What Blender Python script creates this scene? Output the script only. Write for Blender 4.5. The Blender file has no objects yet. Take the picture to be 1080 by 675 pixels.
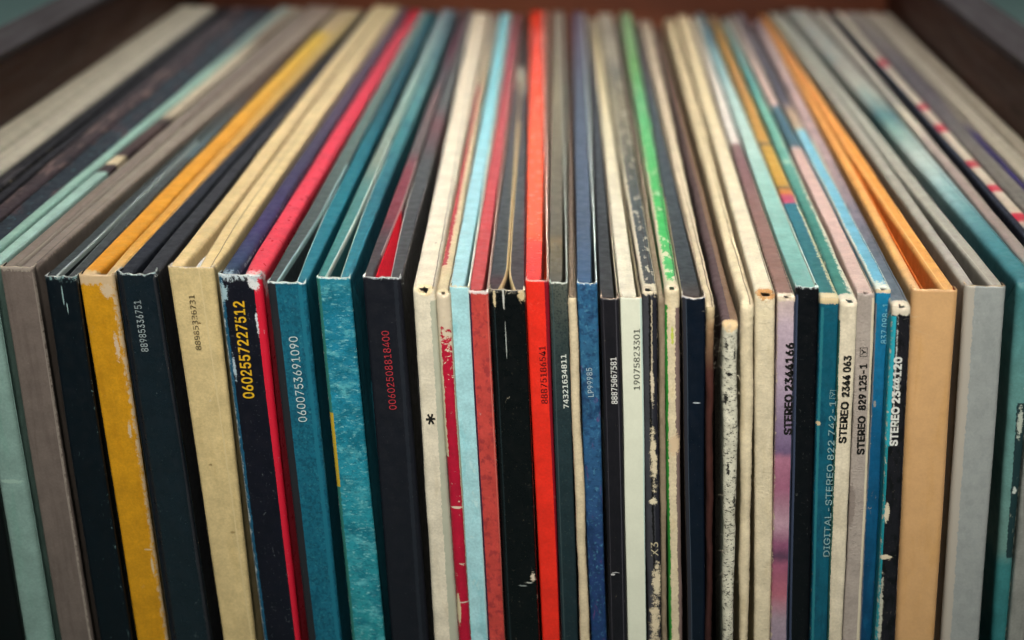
import bpy, bmesh, math, random
from mathutils import Vector, Matrix, noise as mnoise

C = bpy.context.scene.collection
scn = bpy.context.scene

# ------------------------------------------------------------------ camera, world, lamps, exposure
T = 0.315                      # height of a standard LP sleeve above the crate floor (m)
CAM_H = 0.1026                 # camera above the sleeve tops
FPX = 1640.0                   # focal length in pixels of a 1080 px wide picture
YAW, PITCH, ROLL = math.radians(2.75), math.radians(20.9), math.radians(0.6)

cam_d = bpy.data.cameras.new('camera')
cam = bpy.data.objects.new('camera', cam_d)
C.objects.link(cam)
cam.location = (0, 0, T + CAM_H)
_f = Vector((-math.sin(YAW) * math.cos(PITCH), math.cos(YAW) * math.cos(PITCH), -math.sin(PITCH)))
_r = Vector((math.cos(YAW), math.sin(YAW), 0))
_u = _r.cross(_f)
_r2 = _r * math.cos(ROLL) + _u * math.sin(ROLL)
_u2 = _u * math.cos(ROLL) - _r * math.sin(ROLL)
cam.matrix_world = Matrix(((_r2.x, _u2.x, -_f.x, 0), (_r2.y, _u2.y, -_f.y, 0), (_r2.z, _u2.z, -_f.z, T + CAM_H), (0, 0, 0, 1)))
cam_d.sensor_width = 36.0
cam_d.lens = FPX / 1080 * 36
cam_d.clip_start = 0.01
cam_d.clip_end = 100
cam_d.dof.use_dof = True
cam_d.dof.focus_distance = 0.320
cam_d.dof.aperture_fstop = 9.6
cam_d.dof.aperture_blades = 7
scn.camera = cam

w = bpy.data.worlds.new('World')
scn.world = w
w.use_nodes = True
_nt = w.node_tree                                # a dim room: dark floor level, paler ceiling
_tc = _nt.nodes.new('ShaderNodeTexCoord'); _sx = _nt.nodes.new('ShaderNodeSeparateXYZ')
_rp = _nt.nodes.new('ShaderNodeValToRGB')
_nt.links.new(_tc.outputs['Generated'], _sx.inputs[0])
_mr = _nt.nodes.new('ShaderNodeMapRange'); _mr.inputs['From Min'].default_value = -1; _mr.inputs['From Max'].default_value = 1
_nt.links.new(_sx.outputs[2], _mr.inputs[0]); _nt.links.new(_mr.outputs[0], _rp.inputs[0])
_e = _rp.color_ramp.elements
_e[0].position, _e[0].color = 0.40, (0.035, 0.033, 0.030, 1)
_e[1].position, _e[1].color = 0.85, (0.46, 0.45, 0.43, 1)
_nt.links.new(_rp.outputs[0], _nt.nodes['Background'].inputs[0])
_nt.nodes['Background'].inputs[1].default_value = 0.20

def area_lamp(name, loc, target, sx, sy, power, col, spread=180):
    d = bpy.data.lights.new(name, 'AREA')
    d.shape = 'RECTANGLE'; d.size = sx; d.size_y = sy; d.energy = power; d.color = col; d.spread = math.radians(spread)
    o = bpy.data.objects.new(name, d); C.objects.link(o)
    o.location = loc
    o.rotation_euler = (Vector(target) - Vector(loc)).to_track_quat('-Z', 'Y').to_euler()
    return o
# an added, narrowly aimed key lamp in front and above (it lies in the plane of the sleeves, so the gaps between them stay black),
# the ceiling light, and the far window that the sleeve tops mirror
area_lamp('front_key_lamp', (-0.02, -1.22, T + 1.52), (0.005, 0.37, T + 0.045), 0.22, 0.26, 0.46, (1.0, 0.955, 0.88), 9.2)
area_lamp('ceiling_lamp', (-0.05, 0.50, T + 1.5), (0.0, 0.50, T), 0.6, 1.4, 13.0, (1.0, 0.97, 0.92))
area_lamp('far_window_lamp', (-0.1, 3.0, T + 0.80), (0.0, 0.4, T), 4.0, 0.46, 4.2, (0.95, 0.98, 1.0))

scn.view_settings.view_transform = 'Standard'
scn.view_settings.look = 'None'
scn.view_settings.exposure = 0.0
scn.view_settings.gamma = 1.0
scn.render.engine = 'CYCLES'
scn.cycles.use_denoising = True
scn.cycles.max_bounces = 6

# ------------------------------------------------------------------ measuring: photo pixel -> ray -> plane
def ray(px, py):
    x = (px - 540) / FPX; y = -(py - 337.5) / FPX
    return (_f + _r2 * x + _u2 * y).normalized()
O = Vector((0, 0, T + CAM_H))
def on_z(px, py, z):
    d = ray(px, py); return O + d * ((z - O.z) / d.z)
def on_y(px, py, y):
    d = ray(px, py); return O + d * ((y - O.y) / d.y)

# ------------------------------------------------------------------ colours and node graphs
def lin(h, a=1.0):
    h = h.lstrip('#')
    c = [int(h[i:i + 2], 16) / 255 for i in (0, 2, 4)]
    c = [x / 12.92 if x <= 0.04045 else ((x + 0.055) / 1.055) ** 2.4 for x in c]
    return (c[0] * a, c[1] * a, c[2] * a, 1)

class G:
    """small expression builder on a material's node tree"""
    def __init__(s, name):
        s.m = bpy.data.materials.new(name); s.m.use_nodes = True
        s.t = s.m.node_tree
        s.b = s.t.nodes['Principled BSDF']
    def put(s, sock, v):
        if isinstance(v, bpy.types.NodeSocket): s.t.links.new(v, sock)
        else: sock.default_value = v
    def m2(s, op, a, b=0.0, c=None):
        n = s.t.nodes.new('ShaderNodeMath'); n.operation = op
        s.put(n.inputs[0], a); s.put(n.inputs[1], b)
        if c is not None: s.put(n.inputs[2], c)
        return n.outputs[0]
    def add(s, a, b): return s.m2('ADD', a, b)
    def sub(s, a, b): return s.m2('SUBTRACT', a, b)
    def mul(s, a, b): return s.m2('MULTIPLY', a, b)
    def absv(s, a): return s.m2('ABSOLUTE', a)
    def mx(s, a, b): return s.m2('MAXIMUM', a, b)
    def mn(s, a, b): return s.m2('MINIMUM', a, b)
    def step(s, a, lo, hi, o0=0.0, o1=1.0):
        n = s.t.nodes.new('ShaderNodeMapRange'); n.clamp = True
        n.interpolation_type = 'SMOOTHSTEP'
        s.put(n.inputs['Value'], a)
        n.inputs['From Min'].default_value = lo; n.inputs['From Max'].default_value = hi
        n.inputs['To Min'].default_value = o0; n.inputs['To Max'].default_value = o1
        return n.outputs['Result']
    def uv(s, layer='UVMap'):
        n = s.t.nodes.new('ShaderNodeUVMap'); n.uv_map = layer
        q = s.t.nodes.new('ShaderNodeSeparateXYZ'); s.t.links.new(n.outputs[0], q.inputs[0])
        return q.outputs[0], q.outputs[1]
    def vec(s, x, y, z=0.0):
        n = s.t.nodes.new('ShaderNodeCombineXYZ')
        s.put(n.inputs[0], x); s.put(n.inputs[1], y); s.put(n.inputs[2], z)
        return n.outputs[0]
    def noise(s, vec, scale, detail=3.0, rough=0.55, dist=0.0):
        n = s.t.nodes.new('ShaderNodeTexNoise')
        s.put(n.inputs['Vector'], vec); n.inputs['Scale'].default_value = scale
        n.inputs['Detail'].default_value = detail; n.inputs['Roughness'].default_value = rough
        n.inputs['Distortion'].default_value = dist
        return n.outputs['Fac']
    def mix(s, f, a, b):
        n = s.t.nodes.new('ShaderNodeMix'); n.data_type = 'RGBA'
        s.put(n.inputs[0], f); s.put(n.inputs[6], a); s.put(n.inputs[7], b)
        return n.outputs[2]
    def ramp(s, f, stops, interp='LINEAR'):
        n = s.t.nodes.new('ShaderNodeValToRGB'); n.color_ramp.interpolation = interp
        e = n.color_ramp.elements
        stops = sorted(stops, key=lambda q: q[0])
        e[0].position, e[0].color = stops[0]
        e[1].position, e[1].color = stops[-1]
        for p, c in stops[1:-1]:
            k = e.new(p); k.color = c
        s.put(n.inputs[0], f)
        return n.outputs[0]

ALB = 0.92       # how the colours read off the photo turn into paper and ink reflectance
def paper(name, base, wmm, seed=0, ramp=None, mottle=(), stripes=(), blots=(), wear=None, corner=None, scratch=0.0, specks=0.0,
          flakes=None, rough=0.45, spec=0.32, grain=0.25, card='#d9ccb2', vary=0.13, creases=0.0, seam=None):
    """printed card: UV in millimetres (u across the edge, v along it, 0 at the top front corner)"""
    g = G(name); u, v = g.uv(); ur = g.uv('FromRight')[0]
    sv = g.vec(g.add(u, seed * 13.7), v, seed * 3.1)
    col = lin(base, ALB)
    if ramp:                                   # colours along the edge, artwork and painted sheen alike: (mm, colour)
        lo, hi = ramp[0][0], ramp[-1][0]
        jit = g.mul(g.sub(g.noise(sv, 0.6, 2), 0.5), 1.6)
        f = g.m2('DIVIDE', g.sub(g.add(v, jit), lo), hi - lo)
        col = g.ramp(f, [((p - lo) / (hi - lo), lin(c, ALB)) for p, c in ramp])
    for (c, su, svv, lo, hi, amt) in mottle:   # print texture
        n = g.noise(g.vec(g.add(g.mul(u, su), seed * 7.3), g.mul(v, svv), seed * 1.7), 1.0, 4, 0.6, 0.3)
        col = g.mix(g.mul(g.step(n, lo, hi), amt), col, lin(c, ALB))
    if vary:                                   # uneven ink and grubby paper
        n = g.noise(sv, 0.22, 4, 0.6)
        k = g.step(n, 0.25, 0.75, 1.0 - vary, 1.0 + vary)
        n2 = g.noise(sv, 2.0, 4, 0.7)
        k = g.mul(k, g.step(n2, 0.25, 0.75, 1.0 - vary * 0.9, 1.0 + vary * 0.9))
        q = g.t.nodes.new('ShaderNodeVectorMath'); q.operation = 'SCALE'
        g.put(q.inputs[0], col if isinstance(col, bpy.types.NodeSocket) else col[:3]); g.put(q.inputs['Scale'], k)
        col = q.outputs[0]
    edge_j = g.mul(g.sub(g.noise(sv, 1.3, 3), 0.5), 0.35)
    for st in stripes:                         # bands along the edge: u0,u1,colour,(v0,v1),(jitter)
        uu = u
        if st[0] == 'R': uu = ur; st = st[1:]   # measured from the right edge instead
        u0, u1, c = st[:3]
        v0, v1 = st[3] if len(st) > 3 and st[3] else (-1e4, 1e4)
        jz = st[4] if len(st) > 4 else 0.3
        uj = g.add(uu, g.mul(edge_j, jz * 2.0))
        f = g.mul(g.step(uj, u0 - 0.04, u0 + 0.04), g.step(uj, u1 - 0.04, u1 + 0.04, 1.0, 0.0))
        f = g.mul(f, g.mul(g.step(v, v0 - 0.15, v0 + 0.15), g.step(v, v1 - 0.15, v1 + 0.15, 1.0, 0.0)))
        col = g.mix(f, col, lin(c, ALB))
    for (uc, vc, ru, rv, c, amt) in blots:     # single printed or torn spots
        n = g.add(g.mul(g.sub(g.noise(sv, 0.9, 4, 0.7), 0.5), amt * 2.6), g.mul(g.sub(g.noise(sv, 5.0, 2, 0.6), 0.5), amt * 1.7))
        du = g.m2('DIVIDE', g.sub(u, uc), ru); dv = g.m2('DIVIDE', g.sub(v, vc), rv)
        d = g.m2('SQRT', g.add(g.mul(du, du), g.mul(dv, dv)))
        col = g.mix(g.step(g.add(d, n), 0.86, 1.06, 1.0, 0.0), col, lin(c, ALB))
    groove = None
    if seam:                                   # the glued overlap: a groove, coloured darker along its line
        for q in seam:
            uj = g.add(u, g.mul(g.sub(g.noise(g.vec(0.0, g.mul(v, 0.12), seed + q), 1.0, 2), 0.5), 0.5))
            f = g.step(g.absv(g.sub(uj, q)), 0.04, 0.16, 1.0, 0.0)
            groove = f if groove is None else g.mx(groove, f)
        col = g.mix(g.mul(groove, 0.75), col, lin('#2b241f', ALB))
    worn = None
    def orw(a):
        nonlocal worn
        worn = a if worn is None else g.mx(worn, a)
    fine = g.noise(g.vec(g.mul(u, 1.6), g.mul(v, 0.9), seed * 5.1), 1.0, 5, 0.72, 0.4)
    if wear:                                   # (left width, left amount, right width, right amount)
        lw, la, rw, ra = wear; la *= 1.08; ra *= 1.08
        far = g.step(v, 35.0, 150.0, 1.0, 0.72)    # handled most near the front corner
        if la: orw(g.step(g.add(g.mul(far, g.step(g.absv(u), 0.0, lw, la, 0.0)), fine), 0.92, 1.04))
        if ra: orw(g.step(g.add(g.mul(far, g.step(g.absv(ur), 0.0, rw, ra, 0.0)), fine), 0.92, 1.04))
    if corner:                                 # (reach mm, amount)
        cr, ca = corner[0] * 1.3, corner[1] * 1.12
        orw(g.step(g.add(g.step(g.absv(v), 0.0, cr, ca, 0.0), fine), 0.93, 1.02))
    if flakes:                                 # print coming off in crackled flakes: (all there at v, all gone at v)
        t = g.step(v, flakes[0], flakes[1], 0.0, 1.0)
        n = g.noise(g.vec(g.mul(u, 0.75), g.mul(v, 0.8), seed * 4.1), 1.0, 4, 0.66, 0.6)
        orw(g.step(g.sub(g.add(n, g.mul(t, 0.34)), 0.66), 0.0, 0.025))
    if scratch:
        for q, (su, svv, off) in enumerate(((0.55, 0.10, 0.0), (0.35, 0.33, 5.0))):
            n = g.noise(g.vec(g.add(g.mul(u, su), off), g.mul(v, svv), seed * 2.3), 1.0, 1.5, 0.5, 0.8)
            line = g.step(g.absv(g.sub(n, 0.5)), 0.0, 0.005 + 0.004 * scratch, 1.0, 0.0)
            gate = g.step(g.noise(g.vec(g.add(u, 30 * q), v, seed), 0.33, 3, 0.7), 0.66 - 0.08 * scratch, 0.72 - 0.08 * scratch)
            orw(g.mul(g.mul(line, gate), 0.55))
    if specks:
        n = g.noise(sv, 5.0, 1, 0.5)
        orw(g.mul(g.step(n, 0.80 - 0.07 * specks, 0.84 - 0.07 * specks), 0.55))
    if worn is not None:
        shade = g.mix(g.noise(sv, 1.1, 3), lin(card, ALB * 0.82), lin(card, ALB))
        col = g.mix(worn, col, shade)
    g.put(g.b.inputs['Base Color'], col)
    rn = g.step(g.noise(sv, 0.5, 4, 0.65), 0.25, 0.8, rough - 0.09, rough + 0.14)
    if worn is not None: rn = g.mx(rn, g.mul(worn, 0.9))
    g.put(g.b.inputs['Roughness'], rn)
    g.put(g.b.inputs['Specular IOR Level'], spec)
    h = g.add(g.mul(g.noise(sv, 3.2, 4, 0.6), grain), g.mul(g.noise(sv, 0.12, 2), 0.6))
    if creases:
        n = g.noise(g.vec(g.mul(u, 0.25), g.mul(v, 0.5), seed * 9.0), 1.0, 3, 0.6, 0.5)
        h = g.add(h, g.mul(g.step(g.absv(g.sub(n, 0.5)), 0.0, 0.03, 1.0, 0.0), creases))
    if groove is not None: h = g.sub(h, g.mul(groove, 2.0))
    if worn is not None: h = g.sub(h, g.mul(worn, 0.35))
    bp = g.t.nodes.new('ShaderNodeBump'); bp.inputs['Strength'].default_value = 0.5
    bp.inputs['Distance'].default_value = 0.00012
    g.put(bp.inputs['Height'], h)
    g.t.links.new(bp.outputs[0], g.b.inputs['Normal'])
    return g.m

def torn_card(name, c='#d8cbb4'):
    g = G(name)
    tc = g.t.nodes.new('ShaderNodeTexCoord')
    n = g.noise(tc.outputs['Object'], 1400, 4, 0.65)
    g.put(g.b.inputs['Base Color'], g.mix(g.step(n, 0.3, 0.7), lin(c, ALB * 0.72), lin(c, ALB)))
    g.b.inputs['Roughness'].default_value = 0.95
    g.b.inputs['Specular IOR Level'].default_value = 0.1
    bp = g.t.nodes.new('ShaderNodeBump'); bp.inputs['Strength'].default_value = 0.8
    bp.inputs['Distance'].default_value = 0.0002
    g.put(bp.inputs['Height'], n); g.t.links.new(bp.outputs[0], g.b.inputs['Normal'])
    return g.m

def ink(name, c, worn=0.0, seed=0, rough=0.45):
    g = G(name)
    g.b.inputs['Base Color'].default_value = lin(c, ALB)
    g.b.inputs['Roughness'].default_value = rough
    if worn:
        tc = g.t.nodes.new('ShaderNodeTexCoord')
        mp = g.t.nodes.new('ShaderNodeMapping'); mp.inputs['Location'].default_value = (seed, seed * 0.7, 0)
        g.t.links.new(tc.outputs['Object'], mp.inputs[0])
        n = g.noise(mp.outputs[0], 700, 4, 0.7)
        g.put(g.b.inputs['Alpha'], g.step(n, 0.30 + 0.22 * worn, 0.36 + 0.22 * worn))
    return g.m

# ------------------------------------------------------------------ mesh helpers
def link(name, bm, mats, parent, root_loc, smooth=True):
    me = bpy.data.meshes.new(name)
    bmesh.ops.remove_doubles(bm, verts=bm.verts, dist=2e-7)
    bm.to_mesh(me); bm.free()
    me.transform(Matrix.Translation(-Vector(root_loc)))
    for m in (mats if isinstance(mats, (list, tuple)) else [mats]): me.materials.append(m)
    if smooth:
        for p in me.polygons: p.use_smooth = True
    o = bpy.data.objects.new(name, me); C.objects.link(o)
    o.parent = parent
    return o

def nz(a, b, c=0.0): return mnoise.noise(Vector((a, b, c)))

def frange(a, b, st):
    n = max(1, int(round(abs(b - a) / st)))
    return [a + (b - a) * i / n for i in range(n)]

def sstep(t): t = min(1, max(0, t)); return t * t * (3 - 2 * t)

def slab(fl, fr, yF, yB, zT, zB, r, rc, D, seed, part, fine_top=True, spine_rough=0.05, wob=0.05, hole=None, nflat=4, top_wave=0.0, zfun=None):
    """the rim of a flat sleeve: up the front edge, over the top, down the back. part: 'all', 'front', 'top'.
    fl/fr(y,z) give the left and right faces in metres; lengths r, rc, D in metres; noise in mm"""
    st = []                                     # outline stations (y, z, ny, nz, v_mm)
    hz = zT - rc
    zs = [zB] + [zT - q for q in (0.24, 0.18, 0.13, 0.105)] if zT - 0.24 > zB else [zB]
    zs += frange(zT - 0.1, zT - 0.006, 0.0007 if part != 'top' else 0.006) + frange(zT - 0.006, hz, 0.00035)
    if part in ('all', 'front'):
        for z in zs: st.append((yF, z, -1, 0, (z - hz) * 1000 - rc * 785))
    na = 6
    for i in range(na + 1):
        a = math.pi / 2 * i / na
        v = rc * (a - math.pi / 4) * 1000
        if part == 'front' and i > na // 2: continue
        if part == 'top' and i < na // 2: continue
        st.append((yF + rc - rc * math.cos(a), hz + rc * math.sin(a), -math.cos(a), math.sin(a), v))
    if part in ('all', 'top'):
        ys = frange(yF + rc, yF + 0.006, 0.00035) + frange(yF + 0.006, yF + 0.07, 0.0010) + frange(yF + 0.07, yB - 0.003, 0.004)
        for y in ys[1:]: st.append((y, zT, 0, 1, (y - yF - rc) * 1000 + rc * 785))
        for i in range(5):
            a = math.pi / 2 * i / 4
            st.append((yB - 0.003 + 0.003 * math.sin(a), zT - 0.003 + 0.003 * math.cos(a), math.sin(a), math.cos(a), (yB - yF) * 1000 + i))
        for z in (zT - 0.05, zT - 0.15, zB): st.append((yB, z, 1, 0, (yB - yF) * 1000 + (zT - z) * 1000))
    # cross section: (t across 0..1, offset in metres across, inset, u kind)
    sec = [('L', 0, D), ('L', 0, D * 0.45), ('L', 0, max(r * 1.6, 0.0015))]
    for i in range(4): a = math.pi / 2 * i / 4; sec.append(('l', r * (1 - math.cos(a)), r * (1 - math.sin(a))))
    for i in range(nflat + 1): sec.append(('m', i / nflat, 0))
    for i in range(3, -1, -1): a = math.pi / 2 * i / 4; sec.append(('r', r * (1 - math.cos(a)), r * (1 - math.sin(a))))
    sec += [('R', 0, max(r * 1.6, 0.0015)), ('R', 0, D * 0.45), ('R', 0, D)]
    bm = bmesh.new(); uvl = bm.loops.layers.uv.new('UVMap'); uvr = bm.loops.layers.uv.new('FromRight')
    rows = []; open_v = set()                   # open_v: the torn-through part
    for (y, z, ny, nzz, v) in st:
        row = []
        for (k, a, q) in sec:
            yy = min(max(y, yF + q), yB - q); zz = min(z, zT - q)
            if k == 'm' and hole:
                pass
            if zfun: zz += zfun(yy) * (1.0 if nzz > 0.5 else 0.0)
            xl, xr = fl(yy, zz), fr(yy, zz); W = xr - xl
            rr = min(1.0, W * 0.48 / r) if r > 0 else 1
            if k in 'Ll': x = xl + a * rr
            elif k in 'Rr': x = xr - a * rr
            else: x = xl + r * rr + (W - 2 * r * rr) * a
            u = (x - xl) * 1000
            if k in 'L': u = -q * 1000
            if k in 'R': u = W * 1000 + q * 1000
            if k in 'lmr':
                kt = 1.0 - 0.75 * sstep((v - 2) / 8)
                dn = spine_rough * 0.001 * kt * (nz(v * 0.22, u * 0.5, seed) + 0.5 * nz(v * 1.3, u * 1.1, seed + 9))
                if top_wave: dn += top_wave * 0.001 * nz(v * 0.03, 3.3, seed)
                if hole:
                    hu, hv, hr, hd = hole
                    d2 = ((u - hu) / hr) ** 2 + ((v - hv) / (hr * 0.75)) ** 2
                    d2 *= 1 + 0.5 * nz(u * 2.2, v * 2.2, seed + 4)
                    yy += 0.0005 * math.exp(-d2 * 0.5); zz -= 0.0005 * math.exp(-d2 * 0.5)
                    dn += 0.00012 * math.exp(-((math.sqrt(max(d2, 0)) - 1.7) / 0.5) ** 2)
                    if d2 < 1.0: open_v.add((len(rows), len(row)))
                yy += ny * dn; zz += nzz * dn
            if k in 'Llr R':
                x += wob * 0.001 * (nz(v * 0.06, 0 if k in 'Ll' else 7, seed) + 0.35 * nz(v * 0.23, 9, seed) + 0.35 * nz(v * 1.1, 2 if k in 'Ll' else 5, seed)) * (1 if q < D * 0.4 else 0)
            row.append((bm.verts.new((x, yy, zz)), u, v, W * 1000))
        rows.append(row)
    for i in range(len(rows) - 1):
        for j in range(len(sec) - 1):
            q = [rows[i][j], rows[i][j + 1], rows[i + 1][j + 1], rows[i + 1][j]]
            if (i, j) in open_v and (i + 1, j + 1) in open_v: continue
            try: f = bm.faces.new([t[0] for t in q])
            except ValueError: continue
            for lp, t in zip(f.loops, q): lp[uvl].uv = (t[1], t[2]); lp[uvr].uv = (t[3] - t[1], t[2])
    if part in ('all', 'top'):                  # the flat faces inside the rim
        for idx in (0, len(sec) - 1):
            loop = [rw[idx] for rw in rows]
            pts = []
            for t in loop:
                if not pts or (pts[-1][0].co - t[0].co).length > 4e-4: pts.append(t)
            if part == 'top':
                x = fl(yF + D, zB) if idx == 0 else fr(yF + D, zB)
                pts = [(bm.verts.new((x, yF + D, zB)), 0, -300)] + pts
            try: f = bm.faces.new([t[0] for t in pts])
            except ValueError: continue
            for lp, t in zip(f.loops, pts): lp[uvl].uv = (t[1] - 20, t[2]); lp[uvr].uv = (20, t[2])
    return bm

def spine_strip(fl, fr, yF, zT, zB, r, side, th, seed, fuzz=0.25, rough=0.04, notch=0.0):
    """the card folded round the front of a sleeve; its raw top edge is material 1, the inside material 2"""
    bm = bmesh.new(); uvl = bm.loops.layers.uv.new('UVMap'); uvr = bm.loops.layers.uv.new('FromRight')
    W0 = fr(yF, zT) - fl(yF, zT)
    plan = []                                   # (edge, across, inset y)
    for q in (side, side * 0.6, side * 0.3, r * 1.3): plan.append(('L', 0, q))
    for i in range(5): a = math.pi / 2 * i / 5; plan.append(('L', r * (1 - math.cos(a)), r * (1 - math.sin(a))))
    for i in range(9): plan.append(('M', i / 8, 0))
    for i in range(4, -1, -1): a = math.pi / 2 * i / 5; plan.append(('R', r * (1 - math.cos(a)), r * (1 - math.sin(a))))
    for q in (r * 1.3, side * 0.3, side * 0.6, side): plan.append(('R', 0, q))
    def pos(p, z, inner):
        k, a, q = p
        y = yF + q
        xl, xr = fl(y, z), fr(y, z); W = xr - xl
        b = sstep((q - side * 0.25) / (side * 0.75)) * 0.00036     # the wrap sinks into the cover
        if k == 'L': x = xl + a + b
        elif k == 'R': x = xr - a - b
        else: x = xl + r + (W - 2 * r) * a
        u = (x - xl) * 1000 if q <= r else (-q * 1000 if k == 'L' else W * 1000 + q * 1000)
        if inner:
            t2 = th * (0.9 + 1.5 * abs(nz(u * 0.8, 6.0, seed)))
            if q > r:
                t2 *= max(0.02, 1 - (q - r) / (side * 0.6)); x += t2 if k == 'L' else -t2
            else:
                x = min(max(x, xl + t2), xr - t2); y += t2
        return x, y, u
    zs = [zB, zT - 0.24, zT - 0.17, zT - 0.125, zT - 0.105] + frange(zT - 0.1, zT - 0.004, 0.0008) + frange(zT - 0.004, zT, 0.0004) + [zT]
    outer = []
    for z in zs:
        row = []
        for p in plan:
            x, y, u = pos(p, z, False)
            v = (z - zT) * 1000
            zz = z
            if z > zT - 0.0004 * 3:
                k = (z - (zT - 0.0012)) / 0.0012
                zz += k * 0.001 * (fuzz * (nz(u * 0.9, 1.0, seed) + 0.6 * nz(u * 3.1, 2.0, seed)) + notch * (abs(u / (W0 * 1000) - 0.5) * 2 - 0.5))
            dn = rough * 0.001 * (nz(u * 0.4, v * 0.25, seed) + 0.5 * nz(u * 1.2, v * 1.0, seed + 5))
            if p[2] <= r: y -= dn
            row.append((bm.verts.new((x, y, zz)), u, v, W0 * 1000))
        outer.append(row)
    cap = []
    for j, p in enumerate(plan):
        x, y, u = pos(p, zT, True)
        cap.append((bm.verts.new((x, y, outer[-1][j][0].co.z + 0.0001 * nz(u * 2.0, 4.0, seed))), u, 0.4, W0 * 1000))
    inn = []
    for j, p in enumerate(plan):
        x, y, u = pos(p, zT - 0.02, True)
        inn.append((bm.verts.new((x, y, zT - 0.02)), u, -20, W0 * 1000))
    rows = outer + [cap, inn]
    for i in range(len(rows) - 1):
        mi = 0 if i < len(outer) - 1 else (1 if i == len(outer) - 1 else 2)
        for j in range(len(plan) - 1):
            q = [rows[i][j], rows[i][j + 1], rows[i + 1][j + 1], rows[i + 1][j]]
            try: f = bm.faces.new([t[0] for t in q])
            except ValueError: continue
            f.material_index = mi
            for lp, t in zip(f.loops, q): lp[uvl].uv = (t[1], t[2]); lp[uvr].uv = (t[3] - t[1], t[2])
    return bm

# ------------------------------------------------------------------ one record sleeve
Y0 = 0.2895
DEPTH = 0.319
REC = {}
GROUP = 'records filed upright in the wooden crate'
EDGE = torn_card('torn_card_edge')
EDGE_WHITE = torn_card('torn_white_card_edge', '#d5dcd6')
DARK_INSIDE = torn_card('dark_card_inside', '#2a2624')

def ybase(x): return 284 + max(0, x - 150) * 0.022
def record(key, label, yf, x0, x1, k0, k1, b0=None, b1=None, yk=100, slit=0.00032):
    """turn the measured picture edges of one sleeve into a place, a lean and a thickness in the crate"""
    d = max(-6.0, yf - ybase(max(0, min(1080, (x0 + x1) / 2))))
    zT = T - d * 0.55 / 5150.0
    xm = (x0 + x1) / 2
    yF = on_z(xm, yf, zT).y
    if b0 is None:
        b0, b1 = x0 + 0.086 * (740 - x0), x1 + 0.086 * (740 - x1)
    P0, P1 = on_y(x0, yf, yF), on_y(x1, yf, yF)
    B0, B1 = on_y(b0, 675, yF), on_y(b1, 675, yF)
    K0, K1 = on_z(k0, yk, zT), on_z(k1, yk, zT)
    K0.x += slit; K1.x -= slit
    zb = B0.z
    l0, l1 = (B0.x - P0.x) / (P0.z - zb), (B1.x - P1.x) / (P1.z - zb)
    t0, t1 = (K0.x - P0.x) / (K0.y - yF), (K1.x - P1.x) / (K1.y - yF)
    LEAN = 0.045
    wseed = 40 + len(REC) * 5.7
    def mk(px, l, t, side):
        def f(y, z):
            dz = zT - z
            a = l * min(dz, 0.085) + LEAN * max(0, dz - 0.085)
            q = y - yF
            a += 0.00022 * (nz(q * 9, dz * 22, wseed) - nz(0, 0, wseed)) + 0.00010 * (nz(q * 14, dz * 34, wseed + side) - nz(0, 0, wseed + side))
            return px + a + t * q
        return f
    root = bpy.data.objects.new('record_sleeve', None); C.objects.link(root)
    root.empty_display_size = 0.02
    fl, fr = mk(P0.x, l0, t0, 1.3), mk(P1.x, l1, t1, 2.6)
    root.location = ((fl(yF, 0.001) + fr(yF, 0.001)) / 2, yF, 0.0)
    root['label'] = label; root['category'] = 'record'; root['group'] = GROUP
    R = dict(root=root, loc=root.location.copy(), fl=fl, fr=fr, yF=yF, zT=zT, yB=yF + DEPTH, w=(P1.x - P0.x) * 1000, wb=(B1.x - B0.x) * 1000, key=key)
    REC[key] = R
    return R

def folded(R, spine, left, right, seed, pl=None, pr=None, gap1=0.3, taper=45, power=1.6, edge=EDGE, inside=DARK_INSIDE, r=0.9, rp=0.5, fuzz=0.25, rough=0.05,
           side=3.2, notch=0.0, rt=None, back=True, top_drop=0.0, wave=0.15):
    """folded-card sleeve: a spine strip and two pocket panels with the V-shaped opening between them. pl/pr: panel thickness at the front, mm"""
    fl, fr, yF, zT, yB = R['fl'], R['fr'], R['yF'], R['zT'], R['yB']
    W = R['w']; th = min(0.00042, W * 0.06 * 0.001 + 0.00012)
    zB = 0.0006
    pl = pl * 0.001; pr = pr * 0.001
    g0 = W * 0.001 - pl - pr
    def gap(y):
        t = min(1, max(0, (y - yF) / (taper * 0.001)))
        return gap1 * 0.001 + (g0 - gap1 * 0.001) * (1 - t) ** power
    ins = 0.00030
    def cut(y, z):                               # where the left panel ends and the right one starts
        e = ins * (1 - sstep((y - yF - 0.0012) / 0.0022))
        a, b = fl(y, z) + e, fr(y, z) - e
        g = gap(y); s = pl / (pl + pr)
        m = a + max(0.0004, (b - a - g)) * s
        return a, m, min(m + g, b - 0.0002), b
    A = lambda y, z: cut(y, z)[0]
    M = lambda y, z: cut(y, z)[1]
    N = lambda y, z: cut(y, z)[2]
    B = lambda y, z: cut(y, z)[3]
    root, loc = R['root'], R['loc']
    sp = link('spine', spine_strip(fl, fr, yF, zT, zB, r * 0.001, side * 0.001, th, seed, fuzz, rough, notch), [spine, edge, inside], root, loc)
    yp = yF + th + 0.00015
    zt = zT - 0.0002 - top_drop
    a = link('front_cover', slab(A, M, yp, yB, zt, zB, min(rp * 0.001, pl * 0.45), 0.0010, 0.028, seed + 1, 'all', spine_rough=rough, wob=0.05, top_wave=wave), left, root, loc)
    b = link('back_cover', slab(N, B, yp, yB - 0.0007, zt - 0.0001, zB, min(rp * 0.001, pr * 0.45), 0.0010, 0.028, seed + 2, 'all', spine_rough=rough, wob=0.05, top_wave=wave), right, root, loc)
    R['spine'] = sp
    return R

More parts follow.
